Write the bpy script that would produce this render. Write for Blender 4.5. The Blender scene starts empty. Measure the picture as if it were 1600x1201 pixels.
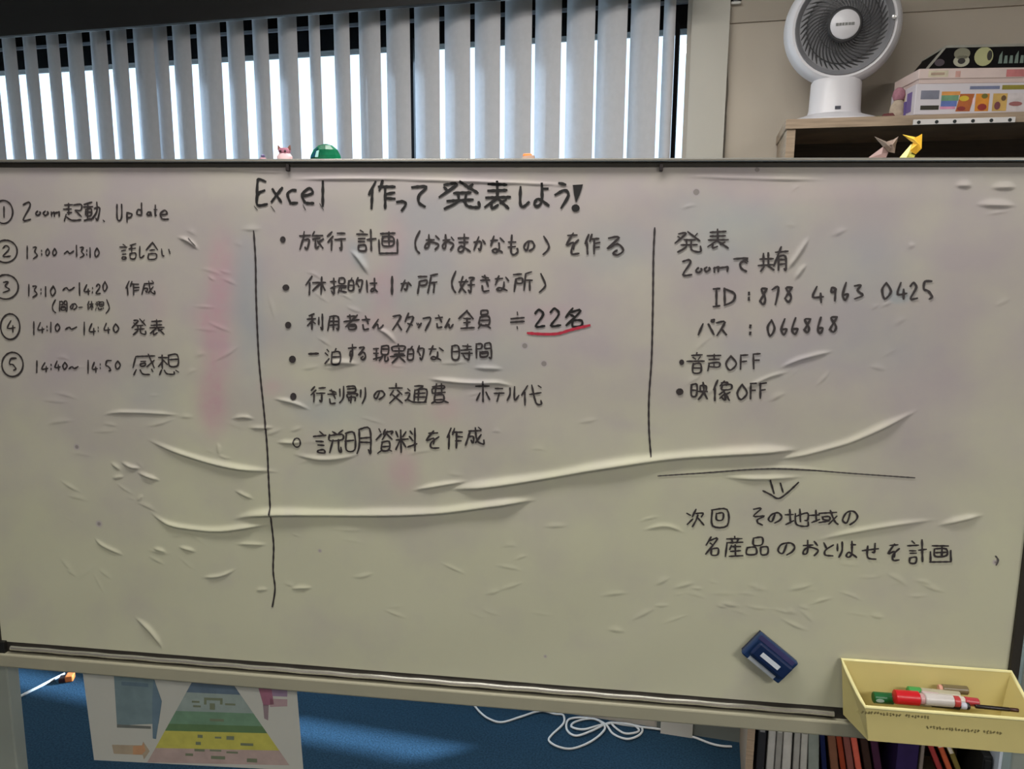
import bpy, math, random
import numpy as np
from mathutils import Vector, Matrix
random.seed(7); rng = np.random.RandomState(5)
PI = math.pi
C = bpy.context.scene.collection
sc = bpy.context.scene

# ------------------------------------------------------------------ camera
FPX, CX, CY, EYE = 1200.0, 800.0, 600.5, 1.62
pit, rol = math.radians(9.7419), math.radians(0.4475)
fw = Vector((0, math.cos(pit), -math.sin(pit))); up0 = Vector((0, math.sin(pit), math.cos(pit))); rt0 = Vector((1, 0, 0))
rt = rt0 * math.cos(rol) + up0 * math.sin(rol); up = -rt0 * math.sin(rol) + up0 * math.cos(rol)
cam = bpy.data.cameras.new('camera'); co = bpy.data.objects.new('camera', cam); C.objects.link(co)
cam.sensor_width = 36.0; cam.lens = 36.0 * FPX / 1600.0; cam.clip_start = 0.02
co.matrix_world = Matrix(((rt.x, up.x, -fw.x, 0), (rt.y, up.y, -fw.y, 0), (rt.z, up.z, -fw.z, EYE), (0, 0, 0, 1)))
sc.camera = co
EYEP = Vector((0, 0, EYE))

ya = math.radians(14.2877)
U = Vector((math.cos(ya), -math.sin(ya), 0)); N = Vector((math.sin(ya), math.cos(ya), 0)); Z = Vector((0, 0, 1))

# ------------------------------------------------------------------ world, lamps, exposure
w = bpy.data.worlds.new('daylight'); sc.world = w; w.use_nodes = True
nt = w.node_tree; bg = nt.nodes['Background']
sky = nt.nodes.new('ShaderNodeTexSky'); sky.sky_type = 'HOSEK_WILKIE'; sky.turbidity = 6.0; sky.sun_direction = (0.3, -0.5, 0.8)
mx = nt.nodes.new('ShaderNodeMix'); mx.data_type = 'RGBA'; mx.inputs[0].default_value = 0.75
mx.inputs[7].default_value = (0.66, 0.83, 1.0, 1)
nt.links.new(sky.outputs[0], mx.inputs[6]); nt.links.new(mx.outputs[2], bg.inputs[0])
bg.inputs[1].default_value = 2.8
def area(name, loc, size, power, col, target):
    l = bpy.data.lights.new(name, 'AREA'); l.shape = 'RECTANGLE'; l.size, l.size_y = size; l.energy = power; l.color = col
    o = bpy.data.objects.new(name, l); C.objects.link(o); o.location = loc
    o.rotation_euler = (Vector(target) - Vector(loc)).to_track_quat('-Z', 'Y').to_euler(); return o
area('ceiling_lamp_light', (-0.1, 0.93, 2.62), (1.3, 0.2), 24, (1.0, 0.965, 0.92), (-0.1, 0.93, 0))
area('ceiling_lamp_light', (-1.3, -1.3, 2.62), (1.3, 0.2), 33, (1.0, 0.965, 0.92), (-1.3, -1.3, 0))
area('ceiling_lamp_light', (1.9, -1.3, 2.62), (1.3, 0.2), 72, (1.0, 0.965, 0.92), (1.9, -1.3, 0))
area('ceiling_lamp_light', (-0.35, 1.55, 2.62), (1.3, 0.2), 13, (1.0, 0.965, 0.92), (-0.35, 1.55, 0))  # added, unseen: brightens the wall and blinds behind the board
sl = bpy.data.lights.new('hazy_sun', 'SUN'); sl.energy = 30; sl.angle = math.radians(4.5); sl.color = (0.62, 0.80, 1.0)
so = bpy.data.objects.new('hazy_sun', sl); C.objects.link(so); so.location = (4, 6, 4); so.rotation_euler = (U * -0.775 + N * -0.554 + Z * -0.345).to_track_quat('-Z', 'Y').to_euler()
sc.view_settings.view_transform = 'Standard'; sc.view_settings.look = 'None'
sc.view_settings.gamma = 1.0; sc.view_settings.use_curve_mapping = False; sc.view_settings.exposure = 0.0

# ------------------------------------------------------------------ materials
def s2l(c):
    c = c / 255.0
    return c / 12.92 if c <= 0.04045 else ((c + 0.055) / 1.055) ** 2.4
def lin(rgb): return (s2l(rgb[0]), s2l(rgb[1]), s2l(rgb[2]), 1)
MC = {}
def mat(name, rgb, rough=0.5, metal=0.0, var=0.12, scale=12.0, bump=0.0, spec=0.5, transl=0.0):
    if name in MC: return MC[name]
    m = bpy.data.materials.new(name); m.use_nodes = True; t = m.node_tree; b = t.nodes['Principled BSDF']
    tc = t.nodes.new('ShaderNodeTexCoord'); n = t.nodes.new('ShaderNodeTexNoise'); n.inputs['Scale'].default_value = scale; n.inputs['Detail'].default_value = 4
    t.links.new(tc.outputs['Object'], n.inputs['Vector'])
    r = t.nodes.new('ShaderNodeValToRGB'); c = lin(rgb)
    r.color_ramp.elements[0].color = tuple(x * (1 - var) for x in c[:3]) + (1,); r.color_ramp.elements[0].position = 0.3
    r.color_ramp.elements[1].color = tuple(min(1, x * (1 + var)) for x in c[:3]) + (1,); r.color_ramp.elements[1].position = 0.7
    t.links.new(n.outputs['Fac'], r.inputs[0]); t.links.new(r.outputs[0], b.inputs['Base Color'])
    b.inputs['Roughness'].default_value = rough; b.inputs['Metallic'].default_value = metal; b.inputs['Specular IOR Level'].default_value = spec
    if bump:
        bp = t.nodes.new('ShaderNodeBump'); bp.inputs['Strength'].default_value = bump; bp.inputs['Distance'].default_value = 0.002
        t.links.new(n.outputs['Fac'], bp.inputs['Height']); t.links.new(bp.outputs[0], b.inputs['Normal'])
    if transl:
        tr = t.nodes.new('ShaderNodeBsdfTranslucent'); t.links.new(r.outputs[0], tr.inputs[0]); ms = t.nodes.new('ShaderNodeMixShader')
        ms.inputs[0].default_value = transl; t.links.new(b.outputs[0], ms.inputs[1]); t.links.new(tr.outputs[0], ms.inputs[2])
        t.links.new(ms.outputs[0], t.nodes['Material Output'].inputs[0])
    MC[name] = m; return m
def wood(name, rgb, rough=0.45, sc_=(3, 3, 40)):
    if name in MC: return MC[name]
    m = mat(name, rgb, rough, 0, 0.22, 6, 0.1); t = m.node_tree
    n = [x for x in t.nodes if x.type == 'TEX_NOISE'][0]; tc = [x for x in t.nodes if x.type == 'TEX_COORD'][0]
    mp = t.nodes.new('ShaderNodeMapping'); mp.inputs['Scale'].default_value = sc_
    t.links.new(tc.outputs['Object'], mp.inputs[0]); t.links.new(mp.outputs[0], n.inputs['Vector']); return m

# ------------------------------------------------------------------ mesh helpers (all in a thing's local metres)
class MB:
    def __init__(s): s.v = []; s.f = []
    def poly(s, pts): i = len(s.v); s.v += [tuple(p) for p in pts]; s.f.append(tuple(range(i, i + len(pts))))
    def box(s, a, b):
        x0, y0, z0 = [min(p, q) for p, q in zip(a, b)]; x1, y1, z1 = [max(p, q) for p, q in zip(a, b)]
        s.hexa([(x0, y0, z0), (x1, y0, z0), (x1, y1, z0), (x0, y1, z0), (x0, y0, z1), (x1, y0, z1), (x1, y1, z1), (x0, y1, z1)])
    def hexa(s, p):
        i = len(s.v); s.v += [tuple(q) for q in p]
        for f in ((0, 3, 2, 1), (4, 5, 6, 7), (0, 1, 5, 4), (1, 2, 6, 5), (2, 3, 7, 6), (3, 0, 4, 7)): s.f.append(tuple(i + k for k in f))
    def prism(s, pts, d):            # polygon pts (3-D) extruded by vector d
        n = len(pts); i = len(s.v); d = Vector(d)
        s.v += [tuple(p) for p in pts] + [tuple(Vector(p) + d) for p in pts]
        s.f.append(tuple(i + k for k in range(n))[::-1]); s.f.append(tuple(i + n + k for k in range(n)))
        for k in range(n): s.f.append((i + k, i + (k + 1) % n, i + n + (k + 1) % n, i + n + k))
    def tube(s, pts, r, n=8, closed=False):
        pts = [Vector(p) for p in pts]; m = len(pts); i = len(s.v)
        rr = r if isinstance(r, (list, tuple)) else [r] * m
        nrm = None
        for k, p in enumerate(pts):
            t = (pts[min(k + 1, m - 1)] - pts[max(k - 1, 0)]).normalized()
            if nrm is None:
                nrm = t.orthogonal().normalized()
            nrm = (nrm - t * nrm.dot(t)).normalized(); b = t.cross(nrm)
            for q in range(n):
                a = 2 * PI * q / n; s.v.append(tuple(p + (nrm * math.cos(a) + b * math.sin(a)) * rr[k]))
        for k in range(m - 1):
            for q in range(n): s.f.append((i + k * n + q, i + k * n + (q + 1) % n, i + (k + 1) * n + (q + 1) % n, i + (k + 1) * n + q))
        s.f.append(tuple(i + q for q in range(n))[::-1]); s.f.append(tuple(i + (m - 1) * n + q for q in range(n)))
    def lathe(s, prof, n=40, M=None, sx=1.0, sy=1.0):       # prof: (r, z) about local z, then matrix M
        i = len(s.v); M = M or Matrix.Identity(4)
        for r, z in prof:
            for q in range(n):
                a = 2 * PI * q / n; s.v.append(tuple(M @ Vector((r * sx * math.cos(a), r * sy * math.sin(a), z))))
        for k in range(len(prof) - 1):
            for q in range(n): s.f.append((i + k * n + q, i + k * n + (q + 1) % n, i + (k + 1) * n + (q + 1) % n, i + (k + 1) * n + q))
        s.f.append(tuple(i + q for q in range(n))[::-1]); s.f.append(tuple(i + (len(prof) - 1) * n + q for q in range(n)))
    def build(s, name, m, parent=None, M=None, smooth=False, bevel=0.0, kind=None, label=None):
        me = bpy.data.meshes.new(name); me.from_pydata(s.v, [], s.f); me.update(); me.materials.append(m)
        if smooth:
            for p in me.polygons: p.use_smooth = True
            try: me.set_sharp_from_angle(angle=math.radians(38))
            except Exception: pass
        o = bpy.data.objects.new(name, me); C.objects.link(o)
        if parent is not None: o.parent = parent
        if M is not None: o.matrix_local = M
        if bevel:
            b = o.modifiers.new('bevel', 'BEVEL'); b.width = bevel; b.segments = 2; b.limit_method = 'ANGLE'
        if kind: o['kind'] = kind
        if label: o['label'] = label
        return o
def tag(o, label, cat, group=None):
    o['label'] = label; o['category'] = cat
    if group: o['group'] = group
    return o
def thing(name, label, cat, M=None, group=None):
    o = bpy.data.objects.new(name, None); o.empty_display_size = 0.05; C.objects.link(o)
    if M is not None: o.matrix_world = M
    return tag(o, label, cat, group)
def struct(name, mb, m, parent=None, **k):
    o = mb.build(name, m, parent, **k); o['kind'] = 'structure'; return o
def frame(o, x, y, z):
    return Matrix(((x.x, y.x, z.x, o.x), (x.y, y.y, z.y, o.y), (x.z, y.z, z.z, o.z), (0, 0, 0, 1)))
def catmull(p, n=5):
    if len(p) < 3: return p
    out = []
    for i in range(len(p) - 1):
        a = p[max(i - 1, 0)]; b = p[i]; c = p[i + 1]; d = p[min(i + 2, len(p) - 1)]
        for k in range(n):
            t = k / n
            out.append(tuple(0.5 * (2 * b[j] + (c[j] - a[j]) * t + (2 * a[j] - 5 * b[j] + 4 * c[j] - d[j]) * t * t + (3 * b[j] - a[j] - 3 * c[j] + d[j]) * t ** 3) for j in range(len(b))))
    out.append(tuple(p[-1])); return out

# ------------------------------------------------------------------ surveyed directions: where a sight line meets a real plane
def ray(x, y): return rt * ((x - CX) / FPX) - up * ((y - CY) / FPX) + fw
def wl(x, y, n):                     # point in wall coordinates (along U, distance N, height) on the plane N = n
    d = ray(x, y); p = EYEP + d * (n / d.dot(N)); return Vector((p.dot(U), n, p.z))
def fl(x, y, z=0.0):                 # point on the plane of height z, wall coordinates
    d = ray(x, y); p = EYEP + d * ((z - EYE) / d.z); return Vector((p.dot(U), p.dot(N), p.z))
WM = frame(Vector((0, 0, 0)), U, N, Z)          # wall frame -> world
def wm(u, n, z): return frame(U * u + N * n + Z * z, U, N, Z)
WN = 2.478                                       # wall plane

# ================================================================== ROOM
wallm = mat('wall_paint', (186, 176, 162), 0.8, 0, 0.03, 5, 0.05)
ceilm = mat('ceiling_board', (205, 200, 190), 0.85, 0, 0.04, 30, 0.2)
floorm = mat('blue_carpet_floor', (34, 58, 76), 0.9, 0, 0.35, 160, 0.6, 0.1)
darkm = mat('dark_valance_fabric', (22, 21, 22), 0.7, 0, 0.1, 30)
RX0, RX1, RN0, CH = -3.6, 3.4, -3.2, 2.72
m = MB(); m.box((RX0, RN0, -0.05), (RX1, WN + 0.15, 0)); struct('floor', m, floorm, M=WM)
m = MB(); m.box((RX0, RN0, CH), (RX1, WN + 0.15, CH + 0.05)); struct('ceiling', m, ceilm, M=WM)
WU0, WU1, WZ0, WZ1 = -3.3, -0.103, 0.15, 2.275      # the glazed opening
m = MB()
m.box((RX0, WN, 0), (WU0, WN + 0.15, CH)); m.box((WU1, WN, 0), (RX1, WN + 0.15, CH))
m.box((WU0, WN, 0), (WU1, WN + 0.15, WZ0)); m.box((WU0, WN, 2.43), (WU1, WN + 0.15, CH))
struct('wall_back', m, wallm, M=WM)
m = MB(); m.box((RX0 - 0.1, RN0, 0), (RX0, WN + 0.15, CH)); struct('wall_left', m, wallm, M=WM)
m = MB(); m.box((RX1, RN0, 0), (RX1 + 0.1, WN + 0.15, CH)); struct('wall_right', m, wallm, M=WM)
m = MB(); m.box((RX0, RN0 - 0.1, 0), (RX1, RN0, CH)); struct('wall_front', m, wallm, M=WM)
pu0, pu1 = wl(1076, 150, WN - 0.03).x, wl(1134, 150, WN - 0.03).x
m = MB(); m.box((pu0, WN - 0.03, 0), (pu1, WN, CH)); struct('trim_1', m, mat('pilaster_paint', (188, 184, 174), 0.75, 0, 0.03, 6), M=WM)
m = MB(); m.box((pu1, WN - 0.006, 2.285), (RX1, WN, 2.36)); struct('trim_2', m, mat('picture_rail_paint', (172, 162, 148), 0.7, 0, 0.03, 6), M=WM)
m = MB(); m.box((WU1, WN - 0.012, 0), (RX1, WN, 0.075)); struct('baseboard_back', m, mat('grey_skirting', (112, 116, 110), 0.6, 0, 0.05, 8), M=WM)
# window: black outer head, dark frame, glass
blk = mat('black_window_metal', (5, 5, 6), 0.6, 0, 0.1, 20, 0, 0.1)
gl = bpy.data.materials.new('window_glass'); gl.use_nodes = True; t = gl.node_tree; t.nodes.remove(t.nodes['Principled BSDF'])
tb = t.nodes.new('ShaderNodeBsdfTransparent'); tb.inputs[0].default_value = (0.93, 0.96, 0.97, 1); gb = t.nodes.new('ShaderNodeBsdfGlossy'); gb.inputs['Roughness'].default_value = 0.02
ms = t.nodes.new('ShaderNodeMixShader'); fr = t.nodes.new('ShaderNodeFresnel'); fr.inputs[0].default_value = 1.45
ms.inputs[0].default_value = 0.06; t.nodes.remove(fr); t.links.new(tb.outputs[0], ms.inputs[1]); t.links.new(gb.outputs[0], ms.inputs[2]); t.links.new(ms.outputs[0], t.nodes['Material Output'].inputs[0])
mu = wl(644.5, 160, WN + 0.01).x; mu2 = WU1 - 0.028
m = MB()
m.box((WU0, WN + 0.02, 2.285), (WU1, WN + 0.09, 2.43)); m.box((WU0, WN + 0.02, WZ0), (WU1, WN + 0.07, WZ0 + 0.035))
m.box((WU0, WN + 0.02, WZ0), (WU0 + 0.05, WN + 0.07, 2.3))
win = struct('window_1', m, blk, M=WM)
m = MB(); m.box((mu - 0.022, WN - 0.01, WZ0), (mu + 0.012, WN + 0.07, 2.30)); m.build('window_mullion', blk, win)
m = MB(); m.box((mu2 - 0.006, WN + 0.0, WZ0), (mu2 + 0.006, WN + 0.05, 2.30)); m.build('window_jamb', blk, win)
m = MB(); m.box((WU0, WN + 0.005, 2.352), (WU1, WN + 0.016, 2.362)); m.build('window_rail', mat('grey_rail', (96, 98, 102), 0.5), win)
m = MB(); m.box((WU0 + 0.05, WN + 0.045, WZ0 + 0.035), (mu - 0.02, WN + 0.049, 2.29)); m.build('window_pane', gl, win)
m = MB(); m.box((mu + 0.012, WN + 0.045, WZ0 + 0.035), (WU1, WN + 0.049, 2.29)); m.build('window_pane', gl, win)
# ground outside so the sky is met by something real below
m = MB(); m.box((-14, WN + 0.4, -0.35), (12, WN + 22, -0.3)); struct('ground', m, mat('pale_outdoor_paving', (205, 206, 200), 0.9, 0, 0.05, 2), M=WM)

for k, (x, y, lab) in enumerate(((-0.1, 0.93, 'white ceiling lamp above the front of the whiteboard'), (-1.3, -1.3, 'white ceiling lamp at the rear left of the room'), (1.9, -1.3, 'white ceiling lamp at the rear right of the room'), (-0.35, 1.55, 'added unseen white ceiling lamp between the whiteboard and the window'))):
    T = thing('ceiling_light', lab, 'lamp', Matrix.Translation((x, y, CH - 0.09)), 'ceiling lamps of the room')
    m = MB(); m.hexa([(-0.7, -0.13, 0), (0.7, -0.13, 0), (0.7, 0.13, 0), (-0.7, 0.13, 0), (-0.68, -0.06, 0.088), (0.68, -0.06, 0.088), (0.68, 0.06, 0.088), (-0.68, 0.06, 0.088)]); m.build('lamp_housing', mat('lamp_white', (225, 225, 222), 0.4), T)

# valance over the blinds (dark) with the pale head rail under it
VN = 2.30; VZ = wl(10, 56, 2.28).z
m = MB(); m.box((RX0 + 0.02, VN - 0.02, VZ), (wl(1072, 2, VN).x, VN, CH - 0.002)); m.box((RX0 + 0.02, VN, 2.66), (wl(1072, 2, VN).x, WN - 0.002, CH - 0.002))
o = m.build('blind_valance', darkm, M=WM, bevel=0.002); tag(o, 'long dark valance across the top left above the vertical blinds', 'valance')

# ================================================================== VERTICAL BLINDS
slatm = mat('blind_fabric', (178, 178, 181), 0.8, 0, 0.03, 60, 0.05, 0.2, 0.042)
slatm2 = mat('blind_rail_plastic', (176, 178, 182), 0.5)
BN = 2.385
bl_split = wl(646.5, 240, BN).x
blinds = []
for a_, b_, lab in ((-3.35, bl_split, 'left vertical blind of pale slats, ending at the dark window mullion'), (bl_split, -0.095, 'right vertical blind of pale slats, between the mullion and the pilaster')):
    T = thing('vertical_blind', lab, 'blind', wm((a_ + b_) / 2, BN, 2.40)); T['u0'] = (a_ + b_) / 2; h_ = (b_ - a_) / 2 - 0.002
    m = MB(); m.box((-h_, -0.022, 0.0), (h_, 0.022, 0.035)); m.build('head_rail', slatm2, T); m = MB(); m.box((-h_, -0.026, -0.042), (h_, -0.023, -0.037)); m.build('spacer_chain', slatm2, T); blinds.append((T, (a_ + b_) / 2)); del T['u0']
# slit edges (bright gaps) at the level just above the whiteboard
slits = [(-28, -20), (10, 20), (41, 52), (72, 88), (107, 119), (143, 155), (180, 186), (211, 221), (246.5, 247), (273, 281), (308, 318), (354, 364), (390, 403), (427, 442), (471, 489), (506, 527), (551, 565), (598, 607), (643, 650), (688, 696), (735, 742), (781, 788), (829, 834), (874, 882), (925, 929), (974, 979), (1023, 1029), (1047, 1055)]
tops = {0: (3, 10), }
def slat_edge(x, n, side): return wl(x, 240, n).x
k_ = 0
for i in range(len(slits) - 1):
    xl, xr = slits[i][1], slits[i + 1][0]
    nl, nr = BN + 0.026, BN - 0.022
    if i in (7, ): xr += 5
    if i == 8: nl, nr = BN + 0.03, BN - 0.008
    if i == 26: nl, nr = BN + 0.03, BN + 0.005
    a = wl(xl, 240, nl); b = wl(xr, 240, nr)
    mid = (a.x + b.x) / 2; hw = (b.x - a.x) / 2; dn = (nr - nl) / 2; nm = (nl + nr) / 2
    zb = 0.19
    zt = 2.384
    m = MB(); K = 8; th = 0.0012
    def prof(s_):                       # s_ in -1..1 across the slat, gentle arc bowed into the room
        return Vector((hw * s_, dn * s_ - 0.016 * (1 - s_ * s_), 0))
    rows = [(zb, 1.0), (0.9, 1.0), (1.7, 1.0), (zt - 0.045, 1.0), (zt, 1.0)]
    idx = []
    for z_, sc_ in rows:
        for s in range(K + 1): p = prof(-1 + 2 * s / K); m.v.append((p.x * sc_, p.y, z_ - zb))
    nR = K + 1
    for r in range(len(rows) - 1):
        for s in range(K): m.f.append((r * nR + s, r * nR + s + 1, (r + 1) * nR + s + 1, (r + 1) * nR + s))
    PB, pu_ = blinds[0] if i < 18 else blinds[1]
    SL = m.build('slat', slatm, PB, smooth=True, M=Matrix.Translation((mid - pu_, nm - BN, zb - 2.40)))
    h = MB(); h.box((hw * 0.55, dn * 0.55 - 0.012, zt - zb - 0.004), (hw + 0.006, dn + 0.0, zt - zb + 0.010)); h.box((-0.004, -0.014, zt - zb - 0.02), (0.004, -0.006, zt - zb + 0.016)); h.build('carrier_hook', slatm2, SL)
    c2 = MB(); c2.box((-hw * 0.9, dn * -0.9 - 0.004, 0.002), (hw * 0.9, dn * -0.9 - 0.002, 0.03)); c2.build('bottom_weight', slatm2, SL)

# ================================================================== BOOKCASE + shelf things
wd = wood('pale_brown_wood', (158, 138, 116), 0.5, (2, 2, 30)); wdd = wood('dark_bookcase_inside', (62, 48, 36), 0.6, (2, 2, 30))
BF = 2.17; bu0 = 0.172; bu1 = 1.25; bt = 1.962
bc = thing('bookcase', 'tall brown open bookcase standing behind the whiteboard at the right', 'bookcase', wm(bu0, BF, 0))
W_ = bu1 - bu0; D_ = WN - 0.004 - BF
for x0 in (0, W_ - 0.022): m = MB(); m.box((x0, 0, 0), (x0 + 0.022, D_, bt - 0.024)); m.build('side_panel', wd, bc, bevel=0.001)
m = MB(); m.box((-0.004, -0.006, bt - 0.024), (W_ + 0.004, D_, bt)); m.build('top_panel', wd, bc, bevel=0.001)
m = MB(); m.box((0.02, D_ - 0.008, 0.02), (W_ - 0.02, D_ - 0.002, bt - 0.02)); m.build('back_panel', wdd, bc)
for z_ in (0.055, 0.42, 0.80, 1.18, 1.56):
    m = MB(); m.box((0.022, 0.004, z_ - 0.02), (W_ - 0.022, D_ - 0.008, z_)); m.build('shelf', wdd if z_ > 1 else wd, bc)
m = MB(); m.box((0.022, 0.02, 0), (W_ - 0.022, 0.032, 0.034)); m.build('plinth', wd, bc)

# books on the bottom shelf (only their upper parts peep under the board)
def book(x0, x1, ztop, zbot, lean, rgb, label, depth=0.20, pages=True, spine=None, name='book', group='books on the bottom shelf', n0=0.012):
    th = x1 - x0; h = ztop - zbot; col = mat('cover_%d_%d_%d' % rgb, rgb, 0.4, 0, 0.15, 25)
    M = wm(x0, BF + n0, zbot) @ Matrix.Rotation(-lean, 4, 'Y')
    T = thing(name, label, 'book' if name == 'book' else name.split('_')[0], M, group)
    ct = min(0.002, th * 0.15)
    m = MB(); m.box((0, 0, 0), (ct, depth, h)); m.box((th - ct, 0, 0), (th, depth, h)); m.box((0, 0, 0), (th, ct, h)); m.build('cover', col, T)
    m = MB(); m.box((ct, ct * 1.2, 0.004), (th - ct, depth - 0.004, h - 0.004)); m.build('page_block', mat('page_paper', (196, 190, 176), 0.8, 0, 0.1, 90), T)
    if spine: m = MB(); m.box((th * 0.2, -0.0006, h * 0.86), (th * 0.8, 0.0002, h * 0.94)); m.build('spine_label', mat('spine_%d_%d_%d' % spine, spine, 0.5), T)
    return T
def bx_(px, py=1170): return wl(px, py, BF + 0.012).x
zb_ = 0.056
bk = [(1183, 1196, (44, 44, 46), 0, 'thin black book beside the left post of the bookcase', (120, 120, 120)),
      (1199, 1211, (168, 166, 160), 0, 'leftmost pale grey magazine on the bottom shelf', None),
      (1212, 1222, (140, 138, 132), 0, 'mid grey magazine between two paler ones on the bottom shelf', (170, 168, 160)),
      (1223, 1237, (176, 173, 166), 0.015, 'widest pale grey magazine of the bottom shelf', None),
      (1240, 1250, (150, 148, 142), 0.02, 'slim grey magazine just right of the black gap', None),
      (1251, 1262, (168, 166, 158), 0.03, 'grey magazine leaning slightly against its slim neighbour', (90, 100, 90)),
      (1263, 1280, (126, 132, 124), 0.06, 'grey green magazine leaning left of the dark blue book', (150, 150, 110)),
      (1283, 1291, (20, 26, 62), 0.13, 'thin dark blue book leaning between grey magazines and brown books', None),
      (1296, 1309, (112, 74, 54), 0.16, 'brown book leaning beside the thin dark blue one', (60, 30, 20)),
      (1311, 1320, (134, 54, 30), 0.2, 'rust coloured book leaning among the red books', (70, 25, 15)),
      (1322, 1333, (120, 70, 62), 0.2, 'dusty red book leaning left of the bright salmon edged one', (60, 20, 20)),
      (1335, 1345, (190, 88, 70), 0.215, 'salmon red book leaning under the pen box corner', None),
      (1350, 1362, (52, 34, 26), 0.215, 'dark brown book leaning right of the salmon red one', None),
      (1366, 1378, (60, 30, 50), 0.21, 'dark plum book in the shadow under the pen box', None),
      (1402, 1436, (44, 30, 70), 0.0, 'thick purple book standing upright under the pen box', (110, 96, 150)),
      (1439, 1445, (120, 108, 100), 0.0, 'thin greyish book right of the thick purple book', None)]
for x0, x1, rgb, ln, lab, sp in bk:
    hz = min(0.335, wl(x0, 1128 + (x0 - 1180) * 0.03, BF + 0.012).z)
    u = bx_(x0, 1170); th = bx_(x1, 1170) - u
    u += math.tan(ln) * 0.14 - (0.0 if not ln else 0.0)
    book(u, u + th, hz, zb_, ln, rgb, lab, spine=sp)
# books tipped over to the left against the purple one
for px, rgb, lab, h_ in ((1466, (146, 52, 50), 'red book tipped to the left against its grey neighbour', 0.235), (1482, (178, 84, 52), 'orange book tipped to the left behind the red tipped one', 0.215), (1497, (112, 98, 48), 'olive yellow book tipped left, lowest of the tipped row', 0.20)):
    u = bx_(px, 1195) + 0.062
    book(u, u + 0.014, zb_ + 0.012 + h_, zb_ + 0.001, 0.42, rgb, lab, depth=0.18)
m = MB(); m.box((0, 0, 0), (0.024, 0.2, 0.20)); m.box((0.004, -0.004, 0.12), (0.020, 0, 0.19))
o = m.build('camera_bag', mat('black_nylon', (14, 15, 15), 0.7, 0, 0.2, 80, 0.2), M=wm(bx_(1558) - 0.028, BF + 0.02, zb_), bevel=0.006); tag(o, 'black bag standing beside the white file box on the bottom shelf', 'bag')
# white magazine file with a finger hole
fx = bx_(1558, 1180); T = thing('magazine_file', 'white magazine file with a dark finger hole, under the right end of the whiteboard', 'file box', wm(fx, BF - 0.004, zb_))
m = MB(); hh = wl(1560, 1162, BF).z - zb_
ring = [(0.028 + 0.012 * math.cos(a), 0, hh - 0.04 + 0.016 * math.sin(a)) for a in [2 * PI * k / 12 for k in range(12)]]
outer = [(0.056, 0, hh - 0.04), (0.056, 0, hh), (0.028, 0, hh), (0, 0, hh), (0, 0, hh - 0.04), (0, 0, 0), (0.028, 0, 0), (0.056, 0, 0)]
oc = [0, 1, 1, 2, 3, 3, 4, 5, 5, 6, 7, 7]
for k in range(12):
    a, b = outer[oc[k]], outer[oc[(k + 1) % 12]]; q = [ring[k], a, b, ring[(k + 1) % 12]]
    if a == b: q = [ring[k], a, ring[(k + 1) % 12]]
    m.prism([(p[0], p[1], p[2]) for p in q], (0, 0.003, 0))
wp = mat('white_card', (205, 214, 226), 0.5, 0, 0.03, 20)
m.build('front_panel', wp, T)
m = MB(); m.box((0, 0.003, 0), (0.003, 0.2, hh)); m.box((0.053, 0.003, 0), (0.056, 0.2, hh)); m.box((0, 0.197, 0), (0.056, 0.2, hh)); m.build('side_panels', wp, T)
m = MB(); m.box((0.006, 0.02, 0.003), (0.05, 0.19, hh - 0.015)); m.build('contents', mat('dark_papers', (40, 44, 46), 0.8), T)
# white bundle on the next shelf seen beside the board's right edge
p0 = wl(1594, 1052, BF + 0.01); p1 = wl(1594, 985, BF + 0.01)
T = thing('paper_folder', 'bluish white folder standing at the right edge behind the whiteboard frame', 'folder', wm(p0.x, BF + 0.01, 0.421))
m = MB(); hh = p1.z - 0.421; m.box((0, 0, 0), (0.002, 0.2, hh)); m.box((0.028, 0, 0), (0.03, 0.2, hh)); m.box((0, 0, 0), (0.03, 0.002, hh)); m.build('cover', wp, T)
m = MB(); m.box((0.003, 0.004, 0.003), (0.027, 0.195, hh - 0.006)); m.build('page_block', mat('page_paper', (196, 190, 176)), T)

# ------------------------------------------------------------------ air circulator fan on top of the bookcase
whp = mat('white_fan_plastic', (214, 212, 216), 0.35, 0, 0.02, 8)
dkp = mat('dark_grille_plastic', (58, 58, 60), 0.4, 0, 0.1, 30); vdk = mat('fan_inner_black', (14, 14, 15), 0.6)
FN = BF + 0.145
fb = wl(1303, 178, FN); fan = thing('circulator_fan', 'white round desk fan with a dark spiral grille on top of the bookcase', 'fan', wm(fb.x, FN, bt))
px2m = lambda d, n=FN: d / FPX * ray(1310, 60).dot(fw) * (n / ray(1310, 60).dot(N))
kpx = (n_ := (FN / ray(1310, 60).dot(N))) / FPX
hc_ = wl(1315, 45, FN); hx, hz = hc_.x - fb.x, hc_.z - bt; R = 85.5 * kpx
m = MB(); m.lathe([(0.001, 0), (73 * kpx, 0), (76 * kpx, 0.004), (75 * kpx, 0.008), (62 * kpx, 0.018), (50 * kpx, 0.024), (44 * kpx, 0.028), (0.001, 0.028)], 56, sy=0.92); m.build('fan_base', whp, fan, smooth=True)
cz0, cz1 = 0.024, wl(1305, 126, FN).z - bt
m = MB(); m.lathe([(0.001, cz0), (41 * kpx, cz0), (38.5 * kpx, cz0 + 0.02), (37.5 * kpx, cz1 - 0.008), (35 * kpx, cz1), (0.001, cz1)], 48, sy=0.85); m.build('fan_neck', whp, fan, smooth=True)
m = MB(); m.box((-0.006, -0.036 - 0.048 * 0, cz0 + 0.012), (0.008, -38 * kpx * 0.85 - 0.004, cz0 + 0.020)); m.build('control_slot', mat('dark_icon', (60, 62, 74), 0.5), fan)
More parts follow.
